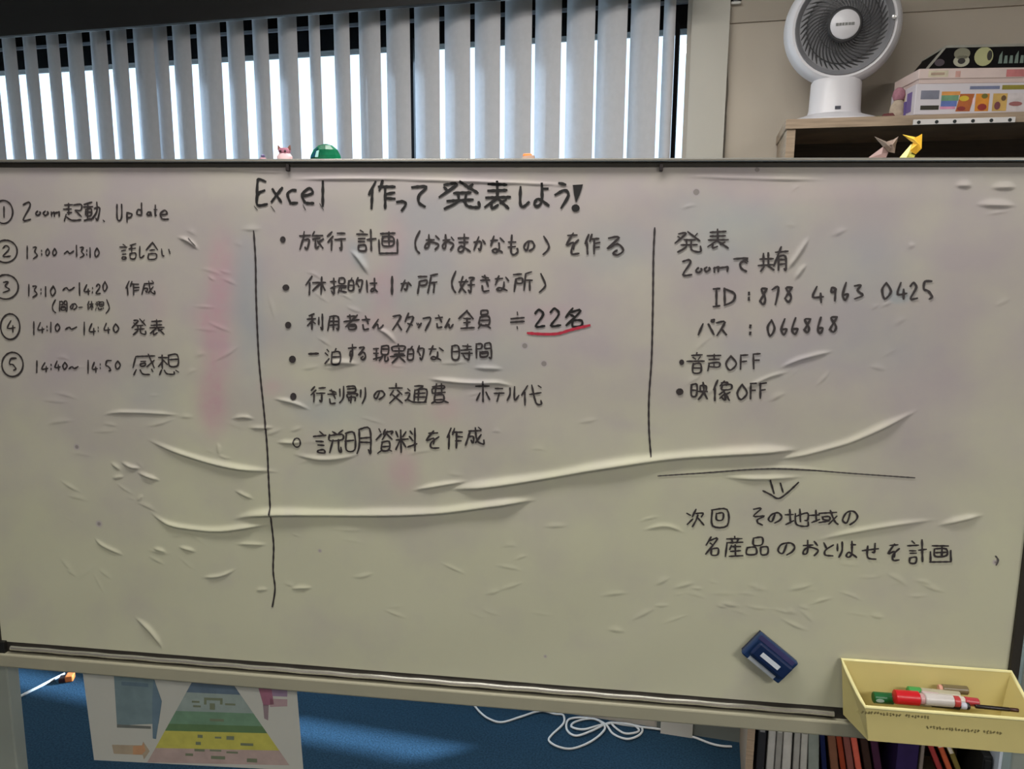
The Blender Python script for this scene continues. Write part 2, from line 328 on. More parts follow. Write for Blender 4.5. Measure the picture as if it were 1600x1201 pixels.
# head frame: axis pointing toward the room and a little upward
ax = (EYEP - (U * (fb.x + hx) + N * FN + Z * (bt + hz)))
axw = Vector((ax.dot(U), ax.dot(N), ax.dot(Z))).normalized(); axw = (axw + Vector((0.10, 0, 0.14))).normalized()
ex = axw.cross(Vector((0, 0, 1))).normalized() * -1; ey = axw.cross(ex).normalized()
HM = frame(Vector((hx, 0, hz)), ex, ey, axw)
m = MB(); pr = [(0.001, -0.80 * R)] + [(R * math.sin(a), -0.80 * R * math.cos(a)) for a in [0.2, 0.45, 0.7, 0.95, 1.2, 1.4, PI / 2]] + [(R * 0.992, 0.12 * R), (R * 0.965, 0.25 * R), (R * 0.92, 0.34 * R), (R * 0.865, 0.38 * R), (R * 0.82, 0.37 * R), (R * 0.80, 0.30 * R), (R * 0.79, 0.05 * R), (R * 0.75, -0.3 * R), (0.001, -0.35 * R)]
m.lathe(pr, 72, HM); shell = m.build('fan_housing', whp, fan, smooth=True)
m = MB(); m.lathe([(0.001, -0.2 * R), (0.78 * R, -0.1 * R), (0.785 * R, 0.0), (0.70 * R, -0.02 * R), (0.001, -0.12 * R)], 48, HM); m.build('inner_drum', vdk, fan, smooth=True)
for k in range(5):
    m = MB(); a0 = 2 * PI * k / 5; pts = []
    for r_, da, dz in ((0.22, -0.25, 0.02), (0.70, -0.30, -0.03), (0.72, 0.35, 0.10), (0.22, 0.3, 0.08)):
        pts.append(HM @ Vector((R * r_ * math.cos(a0 + da), R * r_ * math.sin(a0 + da), R * dz)))
    m.prism(pts, (HM.to_3x3() @ Vector((0, 0, 0.002)))); m.build('fan_blade', mat('smoky_blade', (40, 41, 42), 0.3), fan)
m = MB(); m.lathe([(0.77 * R, 0.29 * R), (0.825 * R, 0.375 * R), (0.815 * R, 0.40 * R), (0.76 * R, 0.345 * R), (0.74 * R, 0.31 * R)], 64, HM); m.build('grille_rim', mat('grey_grille_rim', (128, 128, 132), 0.4), fan, smooth=True)
rb = None
for k in range(44):
    a0 = 2 * PI * k / 44
    if rb is None:
        m = MB(); pts = []
        for q in range(9):
            r_ = 0.25 + (0.785 - 0.25) * q / 8; a = 0.95 * (r_ - 0.25) / 0.535
            pts.append(Vector((R * r_ * math.cos(a), R * r_ * math.sin(a), R * (0.47 - 0.20 * (r_ ** 2) / 0.62))))
        m.tube(pts, 0.0018, 5); rb = m.build('grille_rib', dkp, fan, smooth=True); rb.matrix_local = HM
    else:
        o = rb.copy(); C.objects.link(o); o.parent = fan; o.matrix_local = HM @ Matrix.Rotation(a0, 4, 'Z')
for rr_ in (0.43, 0.62):
    m = MB(); m.tube([(R * rr_ * math.cos(a), R * rr_ * math.sin(a), R * (0.455 - 0.20 * rr_ ** 2 / 0.62)) for a in [2 * PI * q / 48 for q in range(49)]], 0.0012, 4); m.build('grille_ring', dkp, fan, M=HM)
m = MB(); m.lathe([(0.001, 0.44 * R), (0.30 * R, 0.42 * R), (0.30 * R, 0.46 * R), (0.27 * R, 0.485 * R), (0.001, 0.485 * R)], 40, HM); m.build('hub_disc', mat('dark_hub', (50, 50, 52), 0.4), fan, smooth=True)
m = MB(); m.lathe([(0.001, 0.48 * R), (0.243 * R, 0.48 * R), (0.243 * R, 0.51 * R), (0.22 * R, 0.53 * R), (0.001, 0.545 * R)], 40, HM); hb = m.build('hub_badge', whp, fan, smooth=True)
m = MB()
for k, (a, b) in enumerate(((-0.155, -0.11), (-0.10, -0.06), (-0.05, -0.015), (-0.005, 0.04), (0.05, 0.09), (0.10, 0.15))): m.box((a * R, -0.022 * R, 0.535 * R), (b * R, 0.022 * R, 0.5475 * R))
m.build('hub_lettering', mat('grey_badge_print', (120, 120, 118), 0.5), hb, M=HM)
m = MB(); q_ = HM @ Vector((0.80 * R * math.cos(0.10), 0.80 * R * math.sin(0.10), 0.40 * R)); m.lathe([(0.001, 0), (0.006, 0), (0.005, 0.004), (0.001, 0.005)], 16, Matrix.Translation(q_) @ HM.to_3x3().to_4x4()); m.build('grille_screw', mat('bright_screw', (235, 235, 235), 0.2, 0.6), fan, smooth=True)

# ------------------------------------------------------------------ boxes stacked on the bookcase, right
def panel(T, name, x0, x1, z0, z1, y, rgb, sk=0.0, rough=0.5):
    m = MB(); m.prism([(x0, y, z0), (x1, y, z0), (x1 + sk, y, z1), (x0 + sk, y, z1)], (0, -0.0005, 0)); return m.build(name, mat('print_%d_%d_%d' % rgb, rgb, rough, 0, 0.15, 40), T)
BX = BF - 0.004
def bz(px, py, n=BX): q = wl(px, py, n); return q.x, q.z
u0, z0 = bz(1427, 184); u1, z1 = bz(1427, 131)
zbx = bt + 0.0005; hb1 = z1 - zbx; kp = (bz(1500, 150)[0] - bz(1400, 150)[0]) / 100
T = thing('game_box', 'white carton with colourful printed side, lowest of the boxes on the bookcase', 'box', wm(u0, BX, zbx) @ Matrix.Rotation(0.15, 4, 'Z'))
m = MB(); m.box((0, 0, 0), (0.36, 0.16, hb1)); m.build('carton', mat('white_carton', (206, 200, 206), 0.45, 0, 0.03, 20), T, bevel=0.002)
panel(T, 'printed_logo', 9 * kp, 39 * kp, hb1 * .50, hb1 * .78, 0, (120, 122, 138)); panel(T, 'printed_bar', 10 * kp, 40 * kp, hb1 * .16, hb1 * .30, 0, (34, 30, 14))
panel(T, 'printed_strip', 43 * kp, 73 * kp, hb1 * .62, hb1 * .74, 0, (214, 146, 70)); panel(T, 'printed_strip', 43 * kp, 71 * kp, hb1 * .44, hb1 * .62, 0, (104, 146, 112)); panel(T, 'printed_strip', 43 * kp, 69 * kp, hb1 * .26, hb1 * .44, 0, (90, 112, 176)); panel(T, 'printed_strip', 42 * kp, 67 * kp, hb1 * .18, hb1 * .26, 0, (206, 140, 170))
for a, b, rgb in ((68, 91, (176, 92, 30)), (99, 121, (214, 138, 30)), (127, 150, (196, 160, 84)), (152, 190, (204, 196, 198))): panel(T, 'printed_picture', a * kp, b * kp, hb1 * .10, hb1 * .66, 0, rgb, 0.008 if a < 90 else 0)
for a, b, z_, zz, rgb in ((72, 88, .42, .6, (206, 176, 40)), (70, 84, .12, .26, (130, 34, 30)), (103, 118, .12, .34, (140, 30, 24)), (108, 118, .5, .66, (100, 96, 20)), (130, 140, .14, .4, (110, 50, 60)), (140, 148, .42, .6, (92, 64, 30)), (94, 98, .3, .55, (230, 200, 205)), (153, 175, .25, .4, (150, 90, 90))):
    m = MB(); m.prism([((a + (b - a) * (0.5 + 0.5 * math.cos(t_))) * kp, -0.0006, hb1 * (z_ + (zz - z_) * (0.5 + 0.5 * math.sin(t_)))) for t_ in [2 * PI * q / 10 for q in range(10)]], (0, -0.0005, 0)); m.build('printed_blob', mat('print_%d_%d_%d' % rgb, rgb, 0.5), T)
panel(T, 'printed_title', 88 * kp, 136 * kp, hb1 * .80, hb1 * .90, 0, (110, 118, 150)); panel(T, 'printed_title', 140 * kp, 185 * kp, hb1 * .78, hb1 * .92, 0, (140, 130, 30))
for y_, zz_, rgb in ((0.02, .5, (112, 96, 150)), (0.06, .55, (196, 182, 160)), (0.10, .45, (186, 120, 140))):
    m = MB(); m.prism([(0, y_, hb1 * .15), (0, y_ + .03, hb1 * .15), (0, y_ + .03, hb1 * (zz_ + .3)), (0, y_, hb1 * (zz_ + .3))], (-0.0005, 0, 0)); m.build('printed_picture', mat('print_%d_%d_%d' % rgb, rgb, 0.5), T)
# row-holed white strip at the shelf edge
u2, z2 = bz(1426, 195.5, BX - 0.012); u3, z3 = bz(1588, 184, BX - 0.012); Ls = u3 - u2
T = thing('white_strip', 'narrow white strip with six dark round holes at the bookcase edge under the cartons', 'strip', wm(u2, BX - 0.016, z2) @ Matrix.Rotation(0.03, 4, 'Z'))
hs = z3 - z2 + 0.003
m = MB(); m.box((0, 0, 0), (Ls, 0.006, hs)); m.build('strip_body', mat('white_strip_plastic', (214, 210, 208), 0.4), T, bevel=0.001)
for k in range(6):
    c_ = (0.055 + 0.178 * k) * Ls; m = MB()
    m.lathe([(0.001, 0), (0.0042, 0), (0.0042, 0.0008), (0.001, 0.0008)], 14, Matrix.Translation((c_, 0.0002, hs * 0.45)) @ Matrix.Rotation(PI / 2, 4, 'X')); m.build('round_hole', mat('hole_dark', (26, 34, 34), 0.6), T)
# flat pink box
u4, _ = bz(1437, 120); zt4 = bz(1437, 107)[1]; zb4 = zbx + hb1 + 0.0005
T = thing('flat_box', 'flat pale pink box lying between the white carton and the black game box', 'box', wm(u4, BX + 0.004, zb4) @ Matrix.Rotation(0.15, 4, 'Z')); h4 = zt4 - zb4
m = MB(); m.box((0, 0, 0), (0.34, 0.15, h4 - 0.004)); m.build('box_body', mat('pale_pink_card', (204, 184, 178), 0.5, 0, 0.04, 20), T, bevel=0.001)
m = MB(); m.box((-0.003, -0.0022, h4 * 0.30), (0.343, 0.152, h4)); m.build('box_lid', mat('pale_pink_lid', (212, 192, 186), 0.5, 0, 0.04, 20), T, bevel=0.002)
panel(T, 'printed_tag', 14 * kp, 46 * kp, h4 * .42, h4 * .86, -0.0022, (206, 196, 170)); panel(T, 'printed_words', 18 * kp, 40 * kp, h4 * .55, h4 * .72, -0.0029, (172, 148, 128)); panel(T, 'printed_tag', 58 * kp, 66 * kp, h4 * .4, h4 * .8, -0.0022, (196, 150, 140)); panel(T, 'printed_tag', 140 * kp, 190 * kp, h4 * .38, h4 * .86, -0.0022, (190, 112, 112))
# black board-game box with slanting left end and pale rim
zt5 = bz(1478, 69)[1]; zb5 = zt4 + 0.0008; h5 = zt5 - zb5; u5 = bz(1451, 106)[0]; u6 = bz(1480, 70)[0]
T = thing('board_game_box', 'black board game box with a slanting end and round emblems, topmost of the stack', 'box', wm(u5, BX + 0.008, zb5) @ Matrix.Rotation(0.13, 4, 'Z')); dx = u6 - u5
m = MB(); m.hexa([(0, 0, 0), (0.33, 0, 0), (0.33, 0.14, 0), (0.0, 0.14, 0), (dx, 0, h5 - .005), (0.33, 0, h5 - .005), (0.33, 0.14, h5 - .005), (dx, 0.14, h5 - .005)]); m.build('box_body', mat('black_gloss_card', (12, 10, 11), 0.7, 0, 0.2, 30, 0, 0.15), T)
m = MB(); m.hexa([(dx - 0.003, -0.002, h5 - .006), (0.332, -0.002, h5 - .006), (0.332, 0.142, h5 - .006), (dx - 0.003, 0.142, h5 - .006), (dx, -0.002, h5), (0.332, -0.002, h5), (0.332, 0.142, h5), (dx, 0.142, h5)])
m.hexa([(-0.004, -0.0015, 0), (0.002, -0.0015, 0), (0.002, 0.006, 0), (-0.004, 0.006, 0), (dx - 0.004, -0.0015, h5 - .005), (dx + 0.002, -0.0015, h5 - .005), (dx + 0.002, 0.006, h5 - .005), (dx - 0.004, 0.006, h5 - .005)]); m.build('pale_rim', mat('grey_rim', (140, 138, 128), 0.5), T)
def disc(T, name, cx_, cz_, rx, rz, rgb, y=-0.0002, n=20):
    m = MB(); m.prism([(cx_ + rx * math.cos(t_), y, cz_ + rz * math.sin(t_)) for t_ in [2 * PI * q / n for q in range(n)]], (0, -0.0005, 0)); return m.build(name, mat('print_%d_%d_%d' % rgb, rgb, 0.5), T)
disc(T, 'printed_emblem', 53 * kp, h5 * .62, 13 * kp, h5 * .26, (120, 118, 98)); disc(T, 'printed_emblem', 53 * kp, h5 * .30, 13 * kp, h5 * .26, (168, 166, 146)); disc(T, 'printed_emblem', 53 * kp, h5 * .30, 6 * kp, h5 * .13, (26, 22, 20), -0.0008)
disc(T, 'printed_emblem', 88 * kp, h5 * .48, 15 * kp, h5 * .42, (164, 164, 118)); disc(T, 'printed_emblem', 97 * kp, h5 * .52, 4 * kp, h5 * .22, (30, 28, 18), -0.0008)
m = MB()
for k in range(9): a = (112 + 8.5 * k) * kp; m.prism([(a, -0.0002, h5 * .16), (a + 6 * kp, -0.0002, h5 * .16), (a + 5 * kp, -0.0002, h5 * (.5 + .2 * ((k * 7) % 3 == 0))), (a + 1 * kp, -0.0002, h5 * .5)], (0, -0.0005, 0))
m.build('printed_lettering', mat('print_teal_grey', (104, 122, 112), 0.5), T)
disc(T, 'printed_mark', 18 * kp, h5 * .25, 8 * kp, h5 * .16, (62, 50, 60))
# small figures left of the cartons
uf, zf = bz(1411, 185)
T = thing('small_doll', 'small pink and cream soft doll beside the white carton on the bookcase', 'toy', wm(uf, BX + 0.07, bt))
m = MB(); m.lathe([(0.001, 0), (0.017, 0), (0.021, 0.012), (0.018, 0.035), (0.010, 0.048), (0.001, 0.05)], 20); m.build('body', mat('cream_plush', (176, 160, 142), 0.9, 0, 0.15, 90, 0.4), T, smooth=True)
m = MB(); m.lathe([(0.001, 0.046), (0.012, 0.049), (0.016, 0.060), (0.013, 0.072), (0.006, 0.079), (0.001, 0.08)], 20); m.build('head', mat('pink_plush', (160, 112, 124), 0.9, 0, 0.15, 90, 0.4), T, smooth=True)
m = MB(); m.box((0.010, -0.02, 0.005), (0.020, -0.010, 0.042)); m.build('violet_scarf', mat('violet_cloth', (92, 76, 130), 0.8), T, bevel=0.003)
T = thing('small_toy_car', 'tiny dark red and green toy lying right of the fan foot', 'toy', wm(bz(1394, 182)[0], BX + 0.05, bt))
m = MB(); m.hexa([(-0.018, -0.008, 0.003), (0.018, -0.008, 0.003), (0.018, 0.008, 0.003), (-0.018, 0.008, 0.003), (-0.012, -0.006, 0.013), (0.010, -0.006, 0.015), (0.010, 0.006, 0.015), (-0.012, 0.006, 0.013)]); m.build('body', mat('dark_red_plastic', (96, 44, 44), 0.4), T, bevel=0.002)
m = MB(); m.hexa([(-0.03, -0.007, 0.0), (-0.016, -0.007, 0.0), (-0.016, 0.007, 0.0), (-0.03, 0.007, 0.0), (-0.028, -0.005, 0.008), (-0.018, -0.005, 0.009), (-0.018, 0.005, 0.009), (-0.028, 0.005, 0.008)]); m.build('front_piece', mat('green_plastic', (78, 92, 40), 0.4), T, bevel=0.001)

# cord running down the wall beside the pilaster, wall hook at the top
pts = [wl(x, y, WN - 0.006) for x, y in ((1138, 2), (1137, 60), (1136, 110), (1137, 140), (1134, 175), (1131, 215), (1131, 248))] + [Vector((wl(1131, 248, WN - 0.006).x, WN - 0.006, 0.12))]
m = MB(); m.tube(catmull([tuple(p) for p in pts], 5), 0.0022, 6); o = m.build('wall_cord', mat('grey_cord', (120, 114, 104), 0.6), M=WM, smooth=True); tag(o, 'thin grey cord running down the wall along the pilaster edge', 'cord')
q = wl(1150, 1, WN - 0.02)
T = thing('wall_hook', 'small dark and white hook on the wall at the very top edge', 'hook', wm(q.x, WN, q.z))
m = MB(); m.lathe([(0.001, 0), (0.018, 0), (0.018, 0.008), (0.012, 0.014), (0.001, 0.014)], 20, Matrix.Translation((0, 0, 0.012)) @ Matrix.Rotation(PI / 2, 4, 'X')); m.build('hook_plate', mat('dark_hook', (40, 38, 38), 0.4), T, smooth=True)
m = MB(); m.box((-0.014, -0.02, -0.009), (0.014, -0.001, -0.001)); m.build('hook_lip', mat('white_hook', (200, 198, 192), 0.4), T, bevel=0.002)
# ================================================================== WHITEBOARD
Bo = Vector((-0.96133904, 1.36404412, 0.14040914)) + EYEP
Bx = Vector((0.99268009, -0.1206819, -0.00470205)).normalized(); Bd = Vector((-0.0056726, -0.00769989, -0.99995427)); Bz = (-Bd - Bx * (-Bd).dot(Bx)).normalized(); By = Bz.cross(Bx)
ZB = 1.752
BM = frame(Bo - Bz * ZB, Bx, By, Bz)             # board frame: x right, y away from the viewer, z up; film face is y = 0
BI = BM.inverted()
def bp(px, py, y=0.0):                            # sight line met with the plane at depth y behind the film -> (u, v down from the top)
    d = BI.to_3x3() @ ray(px, py); e = BI @ EYEP; s = (y - e.y) / d.y; q = e + d * s; return q.x, ZB - q.z
def L(u, v, y=0.0): return (u, y, ZB - v)

wb = thing('whiteboard', 'large wide whiteboard with a wrinkled film sheet full of handwriting', 'whiteboard', BM)
alu = mat('brushed_aluminium', (206, 204, 196), 0.2, 0.85, 0.05, 40); dka = mat('dark_groove_metal', (52, 48, 42), 0.5, 0.3, 0.1, 40)
ban = mat('cream_steel_rail', (164, 160, 138), 0.42, 0.1, 0.04, 8); pst = mat('grey_green_post_paint', (150, 156, 146), 0.5, 0.1, 0.04, 8)
def bbox(name, u0, u1, v0, v1, y0, y1, m_, bev=0.0, lab=None):
    m = MB(); m.box(L(u0, v0, y0), L(u1, v1, y1)); return m.build(name, m_, wb, bevel=bev, label=lab)
bbox('backing_panel', -0.004, 1.786, 0.0, 0.90, 0.004, 0.022, ban)
# frame rails: bright lip, dark recessed groove
bbox('top_rail', -0.012, 1.796, -0.009, -0.0035, -0.008, 0.026, alu, 0.0015)
bbox('top_groove', -0.006, 1.790, -0.004, 0.0035, -0.002, 0.004, dka)
bbox('side_rail', -0.014, -0.0015, -0.004, 0.925, -0.006, 0.026, dka, 0.001, 'dark left side rail of the frame')  # both side rails painted dark, imitating shade on the frame sides
bbox('side_rail', 1.7815, 1.796, -0.004, 0.925, -0.006, 0.026, dka, 0.001, 'dark right side rail of the frame')
bbox('bottom_groove', -0.004, 1.786, 0.8765, 0.899, -0.001, 0.006, dka)
m = MB(); m.tube([L(0.02 + 1.499 * k / 60, 0.8865 + 0.0006 * math.sin(k * 1.7), -0.004) for k in range(61)], 0.0042, 8); m.build('bottom_bead', alu, wb, smooth=True)
bbox('bottom_rail', -0.014, 1.796, 0.8965, 0.9235, -0.012, 0.03, ban, 0.003)
bbox('corner_cap', -0.016, 0.010, 0.874, 0.897, -0.0085, 0.0, mat('black_corner_plastic', (20, 19, 16), 0.5), 0.001)
for px in (451, 1033):
    u, v = bp(px, 260); bbox('film_clip', u - 0.0028, u + 0.0028, -0.001, 0.010, -0.006, 0.0, mat('dark_clip', (34, 26, 26), 0.5), 0.0008)
# stand
ul = bp(18, 1110, 0.035)[0]; ur = bp(1581, 1180, 0.035)[0]
for a, b in ((ul - 0.045, ul), (ur, ur + 0.045)): bbox('stand_post', a, b, -0.002, ZB - 0.07, 0.034, 0.064, pst, 0.003)
for a in (ul - 0.05, ur - 0.0025):
    m = MB(); m.box((a, -0.26, 0.06), (a + 0.05, 0.34, 0.095)); m.build('stand_foot', pst, wb, bevel=0.003)
    for yy in (-0.22, 0.30):
        m = MB(); m.lathe([(0.001, -0.011), (0.024, -0.011), (0.026, 0), (0.024, 0.011), (0.001, 0.011)], 20, Matrix.Translation((a + 0.025, yy, 0.0262)) @ Matrix.Rotation(PI / 2, 4, 'Y')); m.box((a + 0.008, yy - 0.012, 0.045), (a + 0.042, yy + 0.012, 0.062)); m.build('caster', mat('black_rubber', (22, 22, 22), 0.6), wb, smooth=True)
bbox('post_bracket', ur - 0.008, ur + 0.004, 0.9235, 0.938, 0.02, 0.05, mat('dark_bracket', (62, 60, 48), 0.5), 0.001)

# ------------------------------------------------------------------ the film: a fine grid raised into real wrinkles
NXG, NZG = 960, 470; FU0, FU1, FV0, FV1 = -0.0005, 1.781, 0.0035, 0.8765
gu = np.linspace(FU0, FU1, NXG); gv = np.linspace(FV0, FV1, NZG); GU, GV = np.meshgrid(gu, gv); HH = np.zeros_like(GU)
def ridge(pts, wpx, h, taper=0.18, asym=0.5):
    P = np.array([bp(x, y) for x, y in catmull([tuple(map(float, p)) for p in pts], 6)]); wd_ = wpx * 0.00098
    lens = np.r_[0, np.cumsum(np.hypot(*(P[1:] - P[:-1]).T))]; Ltot = lens[-1]
    pad = wd_ * 4; i0, i1 = np.searchsorted(gv, [P[:, 1].min() - pad, P[:, 1].max() + pad]); j0, j1 = np.searchsorted(gu, [P[:, 0].min() - pad, P[:, 0].max() + pad])
    X = GU[i0:i1, j0:j1]; Y = GV[i0:i1, j0:j1]
    if X.size == 0: return
    best = np.full(X.shape, 1e9); S = np.zeros(X.shape); SG = np.zeros(X.shape)
    for k in range(len(P) - 1):
        a = P[k]; d = P[k + 1] - a; l2 = d @ d
        if l2 == 0: continue
        tt = np.clip(((X - a[0]) * d[0] + (Y - a[1]) * d[1]) / l2, 0, 1); dx = X - a[0] - tt * d[0]; dy = Y - a[1] - tt * d[1]; ds = np.hypot(dx, dy)
        b_ = ds < best; best = np.where(b_, ds, best); S = np.where(b_, lens[k] + tt * math.sqrt(l2), S); SG = np.where(b_, np.sign(dy), SG)
    s = S / Ltot; env = np.clip(np.minimum(s, 1 - s) / taper, 0, 1); env = env * env * (3 - 2 * env); env = env * (0.86 + 0.14 * np.sin(s * 31 * Ltot + Ltot * 9))
    ww = wd_ * (0.55 + 0.45 * env) * np.where(SG > 0, 1 - asym, 1 + asym)          # steeper on the lower flank
    HH[i0:i1, j0:j1] = np.maximum(HH[i0:i1, j0:j1], h * 0.00125 * env * np.exp(-(best / ww) ** 2))
    return
R_ = ridge
R_([(700, 765), (760, 760), (850, 747), (940, 731), (1040, 717), (1130, 710), (1200, 706), (1253, 702)], 5.8, 6.2, 0.1)
R_([(1205, 719), (1250, 712), (1290, 702), (1330, 690), (1380, 668), (1440, 638)], 4.2, 4.0, 0.3)
R_([(360, 812), (400, 805), (450, 803), (560, 804), (680, 801), (760, 791), (842, 780)], 5.8, 6.2, 0.12)
R_([(233, 798), (262, 818), (300, 826), (345, 829), (400, 822), (428, 818)], 4.2, 4.2, 0.25)
R_([(226, 684), (270, 704), (330, 723), (380, 733), (425, 736), (442, 739)], 4.2, 4.0, 0.3)
R_([(640, 767), (690, 758), (738, 751)], 3.4, 3.2, 0.4)
R_([(665, 591), (700, 596), (740, 599), (780, 599), (808, 606)], 3.4, 3.2, 0.3)
R_([(1270, 845), (1330, 832), (1400, 820), (1470, 811)], 4, 3.0, 0.4); R_([(1462, 822), (1500, 813), (1540, 804)], 4, 3.0, 0.4)
R_([(1125, 745), (1190, 748), (1262, 744)], 4, 2.8, 0.4); R_([(453, 708), (500, 718), (545, 714), (570, 704)], 4, 2.4, 0.4)
R_([(430, 691), (460, 692), (475, 690)], 3, 1.8, 0.4); R_([(424, 622), (460, 630), (488, 642)], 3, 2.0, 0.4)
R_([(158, 650), (180, 645), (225, 645), (285, 649)], 3, 2.2, 0.3); R_([(360, 655), (380, 652), (400, 655)], 3, 1.6, 0.4); R_([(385, 668), (410, 669), (432, 667)], 3, 1.4, 0.4)
R_([(188, 721), (205, 730), (222, 732)], 3, 2.4, 0.4); R_([(213, 737), (232, 745), (252, 751)], 3, 2.4, 0.4); R_([(175, 748), (195, 744)], 3, 1.4, 0.4); R_([(172, 722), (190, 736)], 3, 1.4, 0.4)
R_([(208, 962), (232, 983), (250, 1006), (254, 1018)], 4, 2.6, 0.4); R_([(147, 838), (160, 852), (195, 868)], 3, 1.6, 0.3); R_([(312, 902), (345, 900), (372, 887)], 3, 2.0, 0.4)
R_([(238, 856), (262, 863)], 3, 1.8, 0.4); R_([(278, 854), (308, 862)], 3, 1.8, 0.4); R_([(366, 850), (420, 851)], 3, 1.5, 0.4); R_([(452, 920), (490, 918)], 3, 1.6, 0.4); R_([(398, 923), (420, 920)], 3, 1.2, 0.4)
R_([(545, 390), (560, 405), (578, 432)], 4, 2.2, 0.4); R_([(585, 511), (605, 522), (622, 540)], 3, 1.8, 0.4); R_([(500, 570), (530, 567), (565, 569)], 4, 2.2, 0.4)
R_([(1215, 577), (1250, 562), (1305, 548)], 3, 1.8, 0.3); R_([(1160, 610), (1200, 590), (1235, 580)], 2.5, 1.3, 0.3); R_([(1228, 425), (1250, 395), (1266, 368)], 3, 1.6, 0.3); R_([(1240, 440), (1262, 410)], 3, 1.4, 0.4)
R_([(275, 370), (295, 378), (312, 392)], 3, 2.0, 0.4); R_([(735, 575), (790, 577)], 3, 1.5, 0.4); R_([(1520, 320), (1590, 322)], 4, 1.6, 0.4); R_([(1490, 290), (1520, 291)], 4, 1.6, 0.4); R_([(1545, 294), (1590, 293)], 4, 1.6, 0.4)
R_([(440, 281), (520, 280), (600, 280), (700, 283), (850, 288), (905, 292)], 2.4, 1.5, 0.15); R_([(280, 262), (400, 268), (470, 270)], 2.4, 1.0, 0.3); R_([(1060, 275), (1160, 279), (1300, 282)], 2.4, 1.0, 0.3)
R_([(1040, 742), (1140, 735), (1225, 731), (1320, 738)], 2.4, 1.2, 0.3); R_([(1000, 830), (1040, 822), (1075, 835)], 3, 1.2, 0.4)
R_([(365, 765), (385, 775), (398, 780)], 3, 1.4, 0.4); R_([(215, 785), (225, 772)], 3, 1.0, 0.4); R_([(340, 690), (342, 712)], 3, 1.0, 0.4)
for k in range(150):                               # small creases, denser where the photograph's are
    z_ = [(90, 330, 690, 920, 0.35), (430, 900, 560, 740, 0.05), (900, 1300, 900, 985, -0.1), (1060, 1560, 300, 640, -0.5), (440, 1000, 800, 960, 0), (1100, 1500, 860, 960, 0), (60, 420, 540, 720, 0.1), (280, 560, 340, 560, 0.4)][k % 8]
    x = rng.uniform(z_[0], z_[1]); y = rng.uniform(z_[2], z_[3]); a = z_[4] + rng.normal(0, 0.3); l = rng.uniform(18, 60)
    R_([(x, y), (x + l * math.cos(a) / 2, y + l * math.sin(a) / 2 + rng.uniform(-3, 3)), (x + l * math.cos(a), y + l * math.sin(a))], rng.uniform(2.2, 4.5), rng.uniform(0.15, 0.7), 0.5)
# very soft waviness of the whole film
HH += 0.0006 * (np.sin(GU * 13 + 3 * np.sin(GV * 7)) * np.sin(GV * 19 + 2 * np.sin(GU * 5)) + 1) * np.clip(GV / 0.05, 0, 1)
def hgt(u, v):
    x = (u - FU0) / (FU1 - FU0) * (NXG - 1); y = (v - FV0) / (FV1 - FV0) * (NZG - 1); x = min(max(x, 0), NXG - 1.001); y = min(max(y, 0), NZG - 1.001)
    i, j = int(y), int(x); a, b = y - i, x - j
    return HH[i, j] * (1 - a) * (1 - b) + HH[i + 1, j] * a * (1 - b) + HH[i, j + 1] * (1 - a) * b + HH[i + 1, j + 1] * a * b
me = bpy.data.meshes.new('film_sheet'); nv = NXG * NZG
coords = np.stack([GU, -HH, ZB - GV], -1).reshape(-1, 3).astype(np.float32)
ii = np.arange(nv).reshape(NZG, NXG); q = np.stack([ii[:-1, :-1], ii[1:, :-1], ii[1:, 1:], ii[:-1, 1:]], -1).reshape(-1, 4)
me.vertices.add(nv); me.vertices.foreach_set('co', coords.ravel()); me.loops.add(q.size); me.loops.foreach_set('vertex_index', q.ravel().astype(np.int32))
me.polygons.add(len(q)); me.polygons.foreach_set('loop_start', np.arange(0, q.size, 4, dtype=np.int32)); me.polygons.foreach_set('loop_total', np.full(len(q), 4, dtype=np.int32))
me.polygons.foreach_set('use_smooth', np.ones(len(q), bool)); me.update(calc_edges=True)
# marker residue with light painted in: R pink rubbings, G wiped ink plus a painted grey-to-olive light gradient, B blue wipes
def blob(mask, x, y, rx, ry, a, amp):
    u, v = bp(x, y); ru, rv = rx * 0.00105, ry * 0.00105; c, s = math.cos(a), math.sin(a)
    X = (GU - u) * c + (GV - v) * s; Y = -(GU - u) * s + (GV - v) * c; mask += amp * np.exp(-((X / ru) ** 2 + (Y / rv) ** 2) ** 1.4)
pk = np.zeros_like(GU); bl_ = np.zeros_like(GU); gr = np.zeros_like(GU)
for b_ in ((345, 425, 24, 60, 0.05, .9), (338, 530, 27, 70, 0, 1.0), (332, 630, 26, 52, 0, 1.1), (618, 380, 18, 50, 0, .55), (600, 455, 24, 34, 0, .8), (605, 560, 26, 24, 0, .55), (320, 500, 30, 20, .4, .4), (695, 640, 26, 22, 0, .5), (630, 735, 26, 36, 0, .75), (422, 605, 20, 14, 0, .5), (590, 500, 40, 16, 0, .35), (860, 490, 36, 14, -.2, .3), (1230, 300, 120, 16, 0, .15), (250, 480, 20, 40, 0, .2), (1150, 690, 30, 16, 0, .15)): blob(pk, *b_)
for b_ in ((1405, 463, 14, 9, 0, .9), (560, 400, 12, 26, -.5, .5), (590, 470, 60, 24, 0, .25), (1150, 370, 90, 40, -.3, .4), (1340, 420, 80, 60, 0, .28), (700, 330, 140, 30, 0, .25), (960, 390, 60, 40, 0, .3), (520, 760, 70, 40, 0, .15), (470, 500, 50, 60, 0, .22), (1180, 560, 80, 40, 0, .2), (392, 480, 26, 120, 0, .4), (660, 420, 60, 60, 0, .3), (760, 560, 80, 40, 0, .25), (520, 640, 70, 30, 0, .3), (1100, 330, 60, 30, 0, .25), (230, 610, 60, 40, 0, .2), (1360, 540, 90, 50, 0, .2)): blob(bl_, *b_[:5], b_[5] * 1.7)
